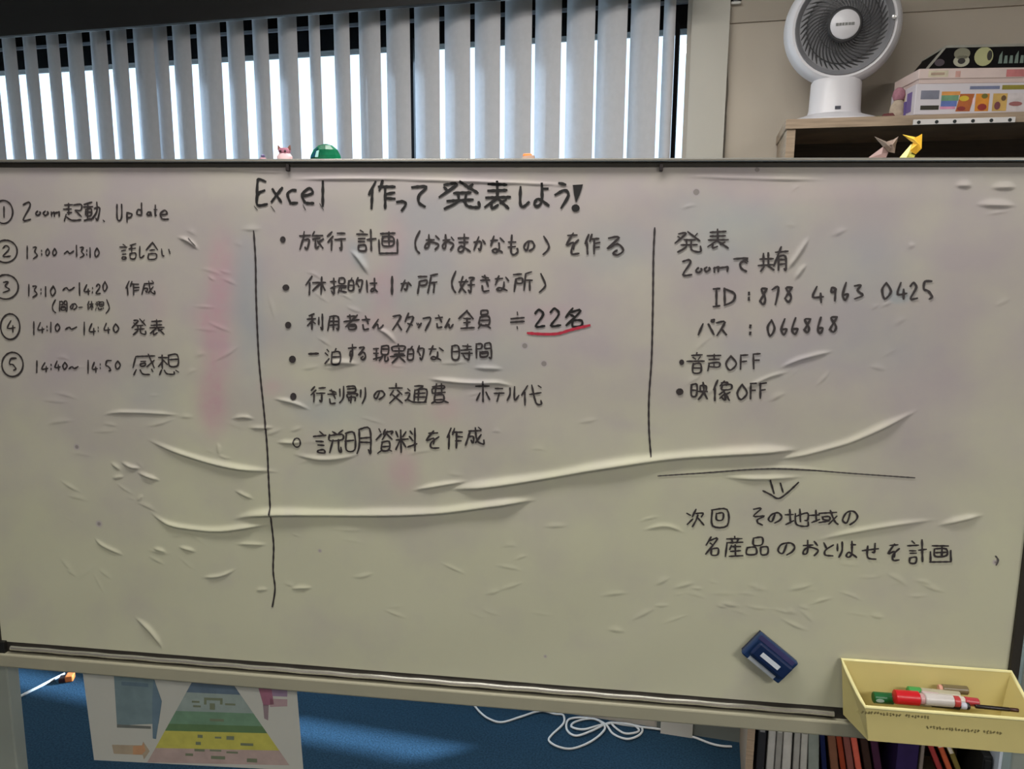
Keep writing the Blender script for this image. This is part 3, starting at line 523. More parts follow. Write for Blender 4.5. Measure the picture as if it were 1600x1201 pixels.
gr += np.clip((0.66 - GV + 0.05 * np.sin(GU * 9) + 0.03 * np.sin(GU * 23 + 2)) / 0.42, 0, 1)  # grey at top easing to olive below: reflected light put into the colour
for k in range(60):
    x, y = rng.uniform(120, 1560), rng.uniform(300, 740); blob(gr, x, y, rng.uniform(20, 70), rng.uniform(8, 22), rng.normal(-0.2, 0.4), rng.uniform(-0.12, 0.2))
for x, y, r_ in ((155, 818, 5), (1183, 265, 3), (120, 698, 4), (850, 568, 4), (820, 540, 4), (1088, 300, 4), (500, 860, 3), (1555, 878, 4), (852, 1025, 3)): blob(gr, x, y, r_, r_, 0, 1.6)
ca = me.color_attributes.new('residue_light', 'FLOAT_COLOR', 'POINT'); ca.data.foreach_set('color', np.stack([np.clip(pk, 0, 1), np.clip(gr, 0, 2), np.clip(bl_, 0, 1), np.ones_like(pk)], -1).astype(np.float32).ravel())
fm = bpy.data.materials.new('film_plastic'); fm.use_nodes = True; t = fm.node_tree; b = t.nodes['Principled BSDF']
at = t.nodes.new('ShaderNodeAttribute'); at.attribute_name = 'residue_light'; sp = t.nodes.new('ShaderNodeSeparateColor'); t.links.new(at.outputs['Color'], sp.inputs[0])
tc = t.nodes.new('ShaderNodeTexCoord'); n1 = t.nodes.new('ShaderNodeTexNoise'); n1.inputs['Scale'].default_value = 9; n1.inputs['Detail'].default_value = 6; t.links.new(tc.outputs['Object'], n1.inputs['Vector'])
n2 = t.nodes.new('ShaderNodeTexNoise'); n2.inputs['Scale'].default_value = 60; n2.inputs['Detail'].default_value = 4; t.links.new(tc.outputs['Object'], n2.inputs['Vector'])
def mixc(fac, a, b_):
    m = t.nodes.new('ShaderNodeMix'); m.data_type = 'RGBA'; m.clamp_factor = True
    for s, i in ((fac, 0), (a, 6), (b_, 7)):
        if isinstance(s, (tuple, float)): m.inputs[i].default_value = s
        else: t.links.new(s, m.inputs[i])
    return m.outputs[2]
def mth(op, a, b_):
    m = t.nodes.new('ShaderNodeMath'); m.operation = op
    for s, i in ((a, 0), (b_, 1)):
        if isinstance(s, float): m.inputs[i].default_value = s
        else: t.links.new(s, m.inputs[i])
    return m.outputs[0]
FILM_CLEAN, FILM_GREY, FILM_PINK, FILM_BLUE = (192, 191, 166), (172, 163, 163), (188, 146, 158), (146, 160, 166)  # FILM_GREY painted darker to hold back lamp light at the top
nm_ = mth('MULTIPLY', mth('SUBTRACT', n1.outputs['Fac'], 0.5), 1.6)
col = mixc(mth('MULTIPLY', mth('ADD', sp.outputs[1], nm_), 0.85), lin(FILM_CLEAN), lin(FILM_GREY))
col = mixc(mth('MULTIPLY', sp.outputs[0], mth('ADD', mth('MULTIPLY', n2.outputs['Fac'], 0.6), 0.25)), col, lin(FILM_PINK))
col = mixc(mth('MULTIPLY', sp.outputs[2], mth('ADD', mth('MULTIPLY', n1.outputs['Fac'], 0.9), 0.1)), col, lin(FILM_BLUE))
col = mixc(mth('MULTIPLY', mth('GREATER_THAN', sp.outputs[1], 1.45), 0.6), col, lin((110, 106, 98)))
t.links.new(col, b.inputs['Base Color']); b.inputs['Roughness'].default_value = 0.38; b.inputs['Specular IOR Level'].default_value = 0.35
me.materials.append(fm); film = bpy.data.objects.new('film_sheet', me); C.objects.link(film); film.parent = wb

# ------------------------------------------------------------------ handwriting: pen strokes laid on the film (grid 0-9 across, 0-9 down)
G = {
'作': '3014 2329 5043 4292 6269 6494 6696', '発': '114105 1223 5094 8172 3474 2686 444719 64689997', '表': '2181 2383 1595 5055 5518 373958 8667 5599',
'旅': '2021 0242 2209 24443928 6052 5292 8354 646978 9476 7599', '行': '2002 3205 2429 5191 4494 747968', '計': '2031 0252 1444 1545 1747491917 5494 7079',
'画': '1080 2272762622 5056 2474 0309 0999 9993', 'お': '1363 303718164496795 7193', 'ま': '1282 2484 505739183699', 'か': '13635948 4019 7295', 'な': '1252 3015 7193 646749284789',
'も': '4037598886 1363 1565', 'の': '5238163271948759', 'を': '2171 50155457 83464989', 'る': '2171166497694867', 'は': '1119 4393 707759486799', 'き': '2172 1383 4076 263979',
'さ': '1282 4075 263979', 'ん': '500945597996', 'っ': '14648659', 'て': '1191545789', 'し': '20274987', 'よ': '5282 505739183699', 'う': '3061 14638549', 'い': '112738 7286',
'り': '2125 707549', 'で': '1191545789 7384 8293', 'そ': '207024945658 5889', 'と': '2044 82353889', 'せ': '0493 707565 313889', 'す': '1292 505636345439', 'ス': '118119 5599',
'タ': '4014 328229 3576', 'ッ': '1325 4355 8349', 'フ': '118139', 'ホ': '1292 5059 3518 7598', 'テ': '2181 1494 5439', 'ル': '313519 606996', 'パ': '3218 6298 8090918180',
'所': '0141 134345151309 9061 6159 6494 8489', '好': '201549 4209 0353 619173 737968 5595', '利': '4011 0353 3139 3407 3456 7276 909988', '用': '2119 21818978 2484 2686 5159',
'者': '2171 4044 0493 8017 3676793936 3777', '全': '5004 5094 3474 3676 5459 1999', '員': '3070723230 2383872723 2585 3719 6799', '名': '4014 328118 3354 4686894946',
'一': '1585', '泊': '1122 0314 0926 6052 4282894942 4585', '現': '0131 0434 0847 2128 5090955550 5292 6549 75799997', '実': '5051 13119183 2383 2585 0696 525619 5699',
'的': '2012 0232380802 0535 6054 62928978 6476', '時': '0131380801 0434 5191 7073 4393 4595 848978 5668', '間': '1019 10404313 606393 60909989 3575783835 3676',
'帰': '0105 202609 40808343 4181 46449495 58568688 6569', '交': '5052 1292 3315 6395 7519 3599', '通': '1122 04241708 174999 408062 4248 42929889 4494 4696 6268',
'費': '2171722224 2484 4035 6065 3575783835 3777 3819 7899', '代': '3004 2329 4493 50789997 8091', '説': '2031 0242 1434 1636 1838391918 6071 9081 5292945452 6459 84889997',
'明': '0131370701 0434 505649 50909988 5393 5595', '資': '1021 0432 5042 519182 6134 6294 3575783835 3777 3819 7899', '料': '0113 4133 0454 2029 2408 2447 6172 6375 5796 8089',
'成': '2282 2209 25454837 50679997 8458 7081', '共': '1393 3036 6066 0696 3719 6799', '有': '1292 5007 3439 34848979 3585 3787', '音': '5051 2181 3243 7263 0494 3575793935 3777',
'声': '1191 5053 2383 25858727 2519 5557', '映': '0131370701 0434 52828555 5255 4595 707549 7599', '像': '3014 2329 6042 518172 5292945452 7446 657958 6648 9576 7699',
'次': '0223 0835 5034 529284 635639 6599', '回': '1181891911 3363663633', '地': '0333 2027 0836 44929686 6067 42489997', '域': '0333 2027 0836 3292 4464664644 3867 708799 9469',
'産': '5051 1191 3143 7163 1393 1309 3426 3585 3787 5459 2999', '品': '3070743430 0545490905 6595996965', '起': '0141 2026 0343 2545 1609 174999 51919464 6497', '動': '4001 0252 1343461613 1545 2128 0958 63938978 707549',
'話': '2031 0242 1434 1636 1838391918 9061 5393 7175 6696996966', '合': '5004 5094 3474 2686892926', '休': '3014 2329 4393 7079 7347 7397', '憩': '4011 0343 2125 5191955551 5393 1709 37497978 9798',
'感': '1191 1106 3353 3454553534 6096 9366 1709 374979 8798', '想': '0141 2026 2205 2244 5090955550 5292 1709 37497978 8798', '提': '0232 202918 0635 5080835350 4595 6568 6696 5649 5899',
'E': '7120111525 2564 151989', 'x': '1279 8209', 'c': '72421439 3989', 'e': '15745114284989', 'l': '5059', 'Z': '1160721989', 'o': '43164986743', 'm': '1419 15444549 45849499', 'U': '1017497770', 'p': '2329 23746626',
'd': '7078 75342778', 'a': '743427587488', 't': '4048 4868 2373', 'I': '5059 2080 2989', 'D': '2029 20837729', 'O': '5015499550', 'F': '2029 2080 2474', '0': '5024498550', '1': '5059', '2': '2250832999', '3': '2171448729',
'4': '502696 7479', '5': '8030245588692 8030', '6': '602659863656', '7': '218059', '8': '8131765927 2781', '9': '723134737269', ':': '5354 5758', '〜': '06335693', '(': '70344779', ')': '30756729', '÷': '1494 1696 5152 5859', '、': '3668', '-': '1585'}
HAND = []
ink = mat('black_marker_ink', (50, 44, 45), 0.5, 0, 0.25, 160); inkb = mat('bold_marker_ink', (20, 18, 18), 0.5, 0, 0.2, 160); red = mat('red_marker_ink', (176, 40, 62), 0.5, 0, 0.15, 160)
def stroke(m, P, wpx, lift=0.0009):
    """ribbon along P (board u, v), following the film height"""
    w_ = wpx * 0.5 * 0.00122; Q = [P[0]]
    for a, b_ in zip(P[:-1], P[1:]):
        n = max(1, int(math.hypot(b_[0] - a[0], b_[1] - a[1]) / 0.003))
        Q += [(a[0] + (b_[0] - a[0]) * k / n, a[1] + (b_[1] - a[1]) * k / n) for k in range(1, n + 1)]
    i = len(m.v); n = len(Q)
    for k, (u, v) in enumerate(Q):
        a = Q[max(k - 1, 0)]; b_ = Q[min(k + 1, n - 1)]; dx, dy = b_[0] - a[0], b_[1] - a[1]; l = math.hypot(dx, dy) or 1; dx, dy = dx / l, dy / l
        ww = w_ * (0.7 if k in (0, n - 1) else 1.0) * (0.92 + 0.16 * math.sin(k * 1.3 + u * 300)); ex_ = w_ * (0.7 if k == n - 1 else (-0.7 if k == 0 else 0))
        for s in (-1, 1):
            x, y = u + dx * ex_ - dy * ww * s, v + dy * ex_ + dx * ww * s; m.v.append((x, -(max(hgt(x, y), hgt(u, v)) + lift), ZB - y))
    for k in range(n - 1): m.f.append((i + 2 * k, i + 2 * k + 1, i + 2 * k + 3, i + 2 * k + 2))
def glyph(m, ch, x0, x1, y0, y1, wpx, rough=1.0):
    if ch == '•':
        c_ = [((x0 + x1) / 2 + (x1 - x0) / 2 * math.cos(a), (y0 + y1) / 2 + (y1 - y0) / 2 * math.sin(a)) for a in [2 * PI * k / 10 for k in range(10)]]
        P = [bp(*p) for p in c_]; m.poly([(u, -(hgt(u, v) + 0.0011), ZB - v) for u, v in P[::-1]]); return
    if ch == '○':
        P = [bp((x0 + x1) / 2 + (x1 - x0) / 2 * math.cos(a), (y0 + y1) / 2 + (y1 - y0) / 2 * math.sin(a)) for a in [-1.6 + 2 * PI * k / 26 for k in range(28)]]; stroke(m, P, wpx); return
    gx, gy = (x1 - x0) * 0.045, (y1 - y0) * 0.045; x0, x1, y0, y1 = x0 + gx, x1 - gx, y0 + gy, y1 - gy
    rs = random.Random(int(x0 * 7 + y0 * 3)); sk = rs.uniform(-0.04, 0.04)
    for st in G[ch].split():
        st = st[:len(st) // 2 * 2]
        pts = [(int(st[k]) / 9.0, int(st[k + 1]) / 9.0) for k in range(0, len(st), 2)]
        j = 0.026 * rough; dxy = (rs.uniform(-j, j), rs.uniform(-j, j))
        pts = [(p[0] + dxy[0] + rs.uniform(-j, j) + sk * (0.5 - p[1]), p[1] + dxy[1] + rs.uniform(-j, j) - 0.04 * (p[0] - 0.5)) for p in pts]
        pts = catmull(pts, 4) if len(pts) > 2 else pts
        stroke(m, [bp(x0 + (x1 - x0) * p[0], y0 + (y1 - y0) * p[1]) for p in pts], wpx)
def line(items, wpx=2.4, m_=ink, lab=None):
    m = MB()
    for it in items: glyph(m, it[0], it[1], it[2], it[3], it[4], it[5] if len(it) > 5 else wpx)
    m.build('handwriting', m_, film, label=lab)
line([('○', -8, 21, 313, 349, 2.6), ('1', 4, 10, 322, 340), ('Z', 35, 52, 315, 344), ('o', 55, 66, 326, 337), ('o', 67, 78, 326, 337), ('m', 79, 94, 326, 338), ('起', 100, 129, 316, 345), ('動', 131, 158, 315, 346), ('、', 160, 166, 338, 347), ('U', 182, 194, 318, 345), ('p', 196, 210, 324, 348), ('d', 212, 225, 316, 339), ('a', 228, 239, 326, 338), ('t', 240, 248, 320, 340), ('e', 249, 266, 326, 343)], 2.6)
line([('○', -9, 28, 375, 410, 2.6), ('2', 2, 18, 383, 401), ('1', 41, 46, 383, 404), ('3', 51, 61, 383, 404), (':', 63, 69, 386, 400), ('0', 71, 80, 388, 400), ('0', 81, 91, 388, 400), ('〜', 101, 117, 388, 400), ('1', 118, 123, 383, 402), ('3', 124, 134, 384, 403), (':', 134, 139, 386, 400), ('1', 139, 144, 386, 402), ('0', 146, 158, 387, 402), ('話', 188, 213, 380, 405), ('し', 216, 227, 384, 404), ('合', 228, 247, 378, 405), ('い', 249, 270, 386, 402)], 2.3)
line([('○', -10, 30, 429, 467, 2.6), ('3', 2, 18, 438, 458), ('1', 43, 49, 443, 463), ('3', 50, 61, 444, 464), (':', 62, 68, 446, 461), ('1', 68, 76, 447, 463), ('0', 77, 90, 446, 463), ('〜', 98, 118, 444, 458), ('1', 122, 128, 441, 462), ('4', 129, 142, 444, 461), (':', 142, 148, 444, 459), ('2', 149, 158, 443, 459), ('0', 159, 170, 439, 455), ('作', 194, 218, 438, 462), ('成', 221, 243, 438, 460)], 2.4)
line([('(', 79, 91, 468, 490), ('間', 92, 106, 470, 486), ('の', 109, 121, 473, 484), ('-', 123, 131, 474, 484), ('休', 136, 147, 470, 484), ('憩', 149, 163, 470, 484), (')', 164, 174, 467, 490)], 2.1)
line([('○', 2, 32, 490, 530, 2.6), ('4', 9, 25, 500, 519), ('1', 51, 56, 502, 523), ('4', 57, 70, 503, 521), (':', 71, 77, 504, 519), ('1', 77, 83, 503, 519), ('0', 84, 96, 505, 518), ('〜', 102, 121, 507, 518), ('1', 129, 135, 502, 524), ('4', 137, 150, 504, 524), (':', 151, 157, 505, 520), ('4', 160, 173, 504, 521), ('0', 175, 188, 505, 520), ('発', 206, 229, 497, 523), ('表', 232, 258, 498, 523)], 2.4)
line([('○', 4, 37, 550, 588, 2.6), ('5', 12, 28, 559, 579), ('1', 55, 61, 562, 583), ('4', 63, 76, 565, 581), (':', 77, 83, 564, 579), ('4', 84, 95, 563, 579), ('0', 96, 107, 565, 577), ('〜', 108, 124, 569, 579), ('1', 135, 141, 562, 584), ('4', 142, 153, 565, 582), (':', 154, 160, 563, 578), ('5', 163, 176, 562, 580), ('0', 178, 190, 563, 577), ('感', 208, 243, 552, 586), ('想', 247, 281, 553, 586)], 2.5)
line([('E', 400, 421, 278, 321), ('x', 424, 445, 288, 317), ('c', 447, 468, 292, 318), ('e', 469, 494, 289, 318), ('l', 499, 510, 281, 322), ('作', 571, 619, 281, 327), ('っ', 619, 637, 303, 330), ('て', 640, 667, 287, 326), ('発', 685, 750, 282, 328), ('表', 752, 798, 282, 329), ('し', 808, 829, 291, 325), ('よ', 832, 859, 286, 324), ('う', 864, 892, 283, 325)], 4.0, inkb, 'bold heading in thicker black marker')
m = MB()
P = [bp(x, y) for x, y in ((895, 289), (911, 288), (906, 304), (900, 317), (897, 304))]; m.poly([(u, -(hgt(u, v) + 0.0012), ZB - v) for u, v in P]); glyph(m, '•', 893, 906, 319, 331, 2)
m.build('handwriting', inkb, film, label='thick exclamation mark ending the heading')
line([('•', 438, 447, 369, 379), ('旅', 467, 506, 361, 390), ('行', 511, 541, 361, 391), ('計', 556, 588, 357, 393), ('画', 591, 622, 362, 396), ('(', 643, 660, 360, 397), ('お', 662, 687, 366, 391), ('お', 690, 710, 366, 392), ('ま', 713, 735, 364, 394), ('か', 738, 760, 370, 391), ('な', 763, 789, 368, 396), ('も', 792, 812, 366, 399), ('の', 816, 836, 374, 393), (')', 844, 862, 367, 398), ('を', 882, 908, 363, 397), ('作', 911, 937, 366, 397), ('る', 944, 976, 366, 399)], 2.9)
line([('•', 442, 453, 444, 454), ('休', 474, 511, 431, 461), ('提', 516, 543, 433, 458), ('的', 544, 567, 433, 456), ('は', 571, 590, 434, 457), ('1', 608, 617, 431, 461, 3.6), ('か', 624, 643, 437, 454), ('所', 651, 684, 427, 459), ('(', 701, 716, 423, 459), ('好', 717, 742, 430, 457), ('き', 749, 768, 428, 456), ('な', 770, 796, 429, 455), ('所', 802, 832, 424, 455), (')', 839, 857, 426, 457)], 2.8)
line([('•', 446, 456, 502, 513), ('利', 480, 505, 489, 515), ('用', 510, 533, 491, 516), ('者', 537, 562, 491, 515), ('さ', 564, 580, 493, 515), ('ん', 582, 600, 498, 513), ('ス', 612, 629, 491, 516), ('タ', 631, 649, 489, 518), ('ッ', 650, 660, 501, 512), ('フ', 660, 676, 494, 517), ('さ', 679, 694, 491, 512), ('ん', 695, 709, 497, 512), ('全', 716, 741, 484, 514), ('員', 744, 767, 484, 514), ('÷', 795, 820, 484, 514)], 2.8)
line([('2', 832, 852, 482, 510), ('2', 855, 876, 481, 510), ('名', 880, 912, 480, 511)], 3.4, inkb)
m = MB(); stroke(m, [bp(*p) for p in catmull([(825., 520.), (845., 521.5), (871., 521.), (892., 515.), (921., 508.)], 5)], 4.0); m.build('handwriting', red, film, label='red marker underline below the number')
line([('•', 452, 463, 555, 567), ('一', 481, 501, 543, 560, 3.4), ('泊', 507, 536, 543, 568), ('す', 543, 558, 537, 565), ('る', 559, 573, 540, 563), ('現', 583, 608, 540, 564), ('実', 610, 634, 536, 567), ('的', 637, 664, 539, 563), ('な', 667, 693, 539, 563), ('時', 706, 738, 537, 564), ('間', 741, 768, 536, 560)], 2.7)
line([('•', 454, 464, 613, 625), ('行', 485, 509, 603, 628), ('き', 511, 529, 607, 630), ('帰', 530, 559, 603, 630), ('り', 560, 575, 605, 631), ('の', 582, 602, 608, 624), ('交', 606, 630, 598, 630), ('通', 632, 667, 602, 629), ('費', 669, 701, 599, 631), ('ホ', 741, 766, 594, 629), ('テ', 770, 788, 603, 627), ('ル', 790, 812, 603, 626), ('代', 813, 846, 601, 634)], 2.7)
line([('○', 459, 470, 684, 698, 2.2), ('説', 489, 537, 671, 708), ('明', 539, 581, 669, 710), ('資', 588, 614, 669, 707), ('料', 618, 654, 668, 707), ('を', 663, 690, 672, 700), ('作', 695, 723, 667, 701), ('成', 726, 757, 666, 695)], 2.9)
line([('発', 1053, 1096, 360, 395), ('表', 1100, 1139, 358, 389)], 2.6)
line([('Z', 1064, 1083, 405, 431), ('o', 1086, 1098, 414, 426), ('o', 1099, 1111, 413, 425), ('m', 1112, 1137, 411, 425), ('で', 1142, 1170, 400, 425), ('共', 1184, 1209, 394, 424), ('有', 1208, 1231, 384, 423)], 2.8)
line([('I', 1111, 1126, 449, 479), ('D', 1125, 1151, 449, 478), (':', 1163, 1176, 448, 472, 4), ('8', 1183, 1200, 447, 478), ('7', 1203, 1219, 448, 476), ('8', 1222, 1240, 446, 473), ('4', 1265, 1287, 446, 473), ('9', 1294, 1309, 444, 470), ('6', 1313, 1326, 441, 470), ('3', 1331, 1350, 443, 468), ('0', 1372, 1395, 440, 468), ('4', 1396, 1416, 440, 468), ('2', 1419, 1433, 440, 468), ('5', 1438, 1458, 438, 468)], 3.0)
line([('パ', 1088, 1117, 499, 526), ('ス', 1117, 1135, 500, 524), (':', 1165, 1178, 500, 525, 4), ('0', 1195, 1212, 498, 525), ('6', 1217, 1231, 497, 524), ('6', 1233, 1248, 495, 523), ('8', 1252, 1268, 495, 521), ('6', 1274, 1287, 494, 521), ('8', 1291, 1310, 492, 520)], 3.0)
line([('•', 1061, 1069, 561, 570), ('音', 1073, 1101, 550, 583), ('声', 1102, 1127, 551, 580), ('O', 1131, 1151, 555, 579), ('F', 1153, 1170, 553, 578), ('F', 1173, 1190, 552, 577)], 2.6)
line([('•', 1056, 1068, 606, 617), ('映', 1079, 1106, 596, 624), ('像', 1110, 1142, 593, 627), ('O', 1149, 1168, 599, 625), ('F', 1169, 1183, 598, 623), ('F', 1184, 1199, 597, 623)], 2.8)
line([('次', 1072, 1100, 795, 822), ('回', 1108, 1140, 791, 822), ('そ', 1171, 1195, 793, 821), ('の', 1197, 1222, 798, 817), ('地', 1226, 1262, 794, 822), ('域', 1264, 1309, 795, 819), ('の', 1312, 1340, 795, 820)], 2.6)
line([('名', 1100, 1125, 837, 868), ('産', 1132, 1161, 836, 869), ('品', 1166, 1200, 839, 866), ('の', 1210, 1242, 844, 867), ('お', 1252, 1279, 842, 868), ('と', 1281, 1304, 846, 870), ('り', 1305, 1319, 845, 871), ('よ', 1319, 1339, 844, 871), ('せ', 1347, 1373, 848, 874), ('を', 1385, 1408, 847, 876), ('計', 1417, 1448, 842, 879), ('画', 1451, 1487, 850, 878)], 2.7)
def rule(pts, wpx, name='marker_rule', m_=ink):
    m = MB(); stroke(m, [bp(*p) for p in catmull([tuple(map(float, p)) for p in pts], 4)], wpx); m.build(name, m_, film)
thin = mat('thin_marker_ink', (78, 74, 72), 0.5, 0, 0.2, 80)
rule([(397, 361), (400, 410), (401, 470), (405, 560), (413, 640), (418, 700), (421, 760), (424, 810), (428, 850), (427, 890), (430, 915), (429, 930), (426, 947)], 2.7, m_=ink)
rule([(1023, 356), (1021, 400), (1020, 480), (1018, 560), (1014, 620), (1014, 670), (1017, 712)], 2.5, m_=ink)
rule([(1028, 743), (1100, 738), (1180, 732), (1240, 732), (1330, 739), (1429, 746)], 2.0, m_=thin)
rule([(1192, 766), (1204, 772), (1216, 778), (1230, 769), (1247, 753)], 2.6, 'marker_arrow', ink); rule([(1203, 749), (1209, 770)], 2.6, 'marker_arrow', ink); rule([(1219, 754), (1223, 768)], 2.4, 'marker_arrow', ink)
rule([(1555, 868), (1559, 874), (1556, 882)], 2.2, 'marker_speck', thin)
m = MB()
for pts in (((398, 322), (403, 328)), ((424, 322), (430, 330)), ((474, 320), (478, 328)), ((500, 318), (506, 328)), ((295, 372), (306, 384))): stroke(m, [bp(*p) for p in pts], 1.4)
m.build('marker_speck', thin, film)

# ------------------------------------------------------------------ eraser and pen box held on the board
c0 = bp(1202, 1026, -0.012); e1 = bp(1158, 1020, -0.006); e2 = bp(1215, 1067, -0.006); ang = math.atan2(e2[1] - e1[1], e2[0] - e1[0]); EL = math.hypot(e2[0] - e1[0], e2[1] - e1[1]) ; EW = 0.049
EM = BM @ Matrix.Translation(L(c0[0], c0[1], -hgt(*bp(1202, 1026)) - 0.0004)) @ Matrix.Rotation(ang, 4, 'Y')
T = thing('board_eraser', 'small dark blue magnetic eraser stuck aslant on the whiteboard', 'eraser', EM)
m = MB(); m.box((-EL / 2 + .002, -0.006, -EW / 2 + .002), (EL / 2 - .002, 0, EW / 2 - .002)); m.build('felt_pad', mat('dark_felt', (34, 36, 50), 0.95, 0, 0.2, 150, 0.4), T)
m = MB(); m.box((-EL / 2, -0.018, -EW / 2), (EL / 2, -0.006, EW / 2)); m.build('eraser_body', mat('navy_plastic', (26, 52, 92), 0.4, 0, 0.08, 20), T, bevel=0.003)
m = MB(); m.box((-EL / 2 + .006, -0.026, -EW / 2 + .012), (EL / 2 - .004, -0.017, EW / 2 - .011)); m.build('finger_grip', mat('deep_navy_plastic', (16, 36, 74), 0.4), T, bevel=0.003)
m = MB(); m.box((-0.020, -0.0266, -0.0045), (0.017, -0.0258, 0.0035)); m.build('white_label_bar', mat('eraser_white', (206, 212, 220), 0.4), T)
m = MB(); m.box((-EL / 2 + .012, -0.0186, -EW / 2 + .001), (EL / 2 - .013, -0.0176, -EW / 2 + .008)); m.build('painted_edge_highlight', mat('eraser_grey', (160, 166, 172), 0.4), T)  # pale highlight along the lower edge, painted as a grey bar
m = MB(); m.box((-EL / 2 + .001, -0.0186, EW / 2 - .010), (EL / 2 - .006, -0.0178, EW / 2 - .002)); m.build('violet_edge', mat('eraser_violet', (64, 62, 104), 0.4), T)

bxm = mat('yellow_box_plastic', (214, 200, 134), 0.38, 0, 0.03, 8, 0, 0.5)
YF = -0.078
ub0, vb0 = bp(1313, 1029); ub1, vb1 = bp(1577, 1044); vb0 = vb1 = (vb0 + vb1) / 2
uf0, vf0 = bp(1352, 1103, YF); uf1 = uf0 + (ub1 - ub0) - 0.008; vf0 += 0.001; vf1 = bp(1352, 1153, YF)[1]; VB = 0.885
T = thing('pen_box', 'pale yellow plastic pen box hanging on the lower right corner of the whiteboard', 'pen box', BM @ Matrix.Translation((ub0, -0.0065, ZB - VB)))
w0 = ub1 - ub0; fo = uf0 - ub0; fw_ = uf1 - uf0; hb_ = VB - vb0; hf = VB - vf0; yf = YF + 0.0065; zfb = VB - vf1; tk = 0.0025
ins = 0.010
outer = {'bl': (0, 0), 'br': (w0, 0), 'fr': (fo + fw_, yf), 'fl': (fo, yf)}
def wall(m, p, q, zt0, zt1, zb0=0.0, zb1=0.0, nrm=(0, 0), inset=0.006, e=0.01):
    # upright wall from p to q with its own top heights, tapering in a little at the foot
    nx, ny = nrm
    m.hexa([(p[0] + e, p[1] + ny * inset, zb0), (q[0] - e, q[1] + ny * inset, zb1), (q[0] - e, q[1] + ny * (inset + tk), zb1), (p[0] + e, p[1] + ny * (inset + tk), zb0),
            (p[0], p[1], zt0), (q[0], q[1], zt1), (q[0] + nx * tk, q[1] + ny * tk, zt1), (p[0] + nx * tk, p[1] + ny * tk, zt0)])
m = MB(); wall(m, (0, 0), (w0, 0), hb_, hb_, 0, 0, (0, -1), 0.001); m.build('back_wall', bxm, T, bevel=0.0008)
def srim(x0, x1, n=7):                      # the side's swept rim: slopes down then curves into the front rim
    out = []
    for k in range(n + 1):
        s = k / n; y = yf * s; z = hb_ + (hf - hb_) * (1 - (1 - s) ** 1.25 if s > 0 else 0) ; out.append((x0 + (x1 - x0) * s, y, z))
    return out
for nm, xa, xb, sg in (('left', 0, fo, 1), ('right', w0, fo + fw_, -1)):
    rm = srim(xa, xb); m = MB()
    poly = rm + [(xb + sg * 0.010, yf + 0.004, 0), (xa + sg * 0.010, 0, 0)]
    m.prism(poly, (sg * tk, 0, 0)); m.build('side_wall', bxm, T)
cr = 0.012
m = MB(); wall(m, (fo, yf), (fo + fw_, yf), hf, hf, 0, 0, (0, 1), 0.003); m.build('front_wall', bxm, T, bevel=0.0012)
m = MB(); m.hexa([(0.010, 0, 0), (w0 - 0.010, 0, 0), (fo + fw_ - 0.010, yf + 0.003, 0), (fo + 0.010, yf + 0.003, 0), (0.010, 0, 0.0025), (w0 - 0.010, 0, 0.0025), (fo + fw_ - 0.010, yf + 0.003, 0.0025), (fo + 0.010, yf + 0.003, 0.0025)]); m.build('box_floor', bxm, T)
rimp = [(w0 / 2, 0, hb_), (w0 * .9, 0, hb_)] + [(x, y, z) for x, y, z in srim(w0, fo + fw_)] + [(fo + fw_ * .9, yf, hf), (fo + fw_ * .1, yf, hf)] + srim(0, fo)[::-1] + [(w0 * .1, 0, hb_), (w0 / 2, 0, hb_)]
m = MB(); m.tube(rimp, 0.0028, 8); m.build('rolled_rim', mat('pale_yellow_rim', (232, 224, 164), 0.35), T, smooth=True)
# two rows of faint tiny print on the front
m = MB()
def tiny(x, z, n, dx, sz):
    for k in range(n):
        if rng.rand() < 0.14: continue
        for q_ in range(3):
            a = x + k * dx + rng.uniform(0, sz * .5); b_ = z + rng.uniform(-sz, sz) * .5
            yy = yf - 0.0004 + 0.003 * (1 - b_ / hf); m.poly([(a, yy, b_), (a + sz * .8, yy, b_), (a + sz * .8, yy, b_ + sz * .22), (a, yy, b_ + sz * .22)])
            m.poly([(a + sz * .3, yy, b_ - sz * .3), (a + sz * .5, yy, b_ - sz * .3), (a + sz * .5, yy, b_ + sz * .5), (a + sz * .3, yy, b_ + sz * .5)])
tiny(0.012, hf - 0.010, 22, 0.0046, 0.0040); tiny(0.110, hf - 0.027, 24, 0.0046, 0.0040); m.build('printed_lettering', mat('faint_brown_print', (118, 108, 66), 0.6), T)

def pen(name, px0, px1, py, y, r, parts, lab, tilt=0.0, cat='marker pen'):
    """parts: (fraction start, fraction end, radius factor, rgb, part name)"""
    u0, v = bp(px0, py, y); u1, _ = bp(px1, py, y); Lg = u1 - u0
    T = thing(name, lab, cat, BM @ Matrix.Translation(L(u0, v, y)) @ Matrix.Rotation(tilt, 4, 'Y'), 'marker pens in the yellow box')
    for a, b_, rf, rgb, pn in parts:
        m = MB(); R0 = r * rf; a, b_ = a * Lg, b_ * Lg
        m.lathe([(0.0008, a), (R0 * .85, a), (R0, a + 0.0012), (R0, b_ - 0.0012), (R0 * .85, b_), (0.0008, b_)], 18, Matrix.Rotation(PI / 2, 4, 'Y')); m.build(pn, mat('pen_%d_%d_%d' % rgb, rgb, 0.35, 0, 0.05, 30), T, smooth=True)
    return T
pen('whiteboard_marker', 1364, 1470, 1089, -0.045, 0.0085, [(0, .30, 1.05, (20, 92, 44), 'cap'), (.30, .36, .8, (16, 60, 36), 'collar'), (.36, 1, .95, (176, 176, 168), 'barrel')], 'marker with a dark green cap, leftmost in the yellow box')
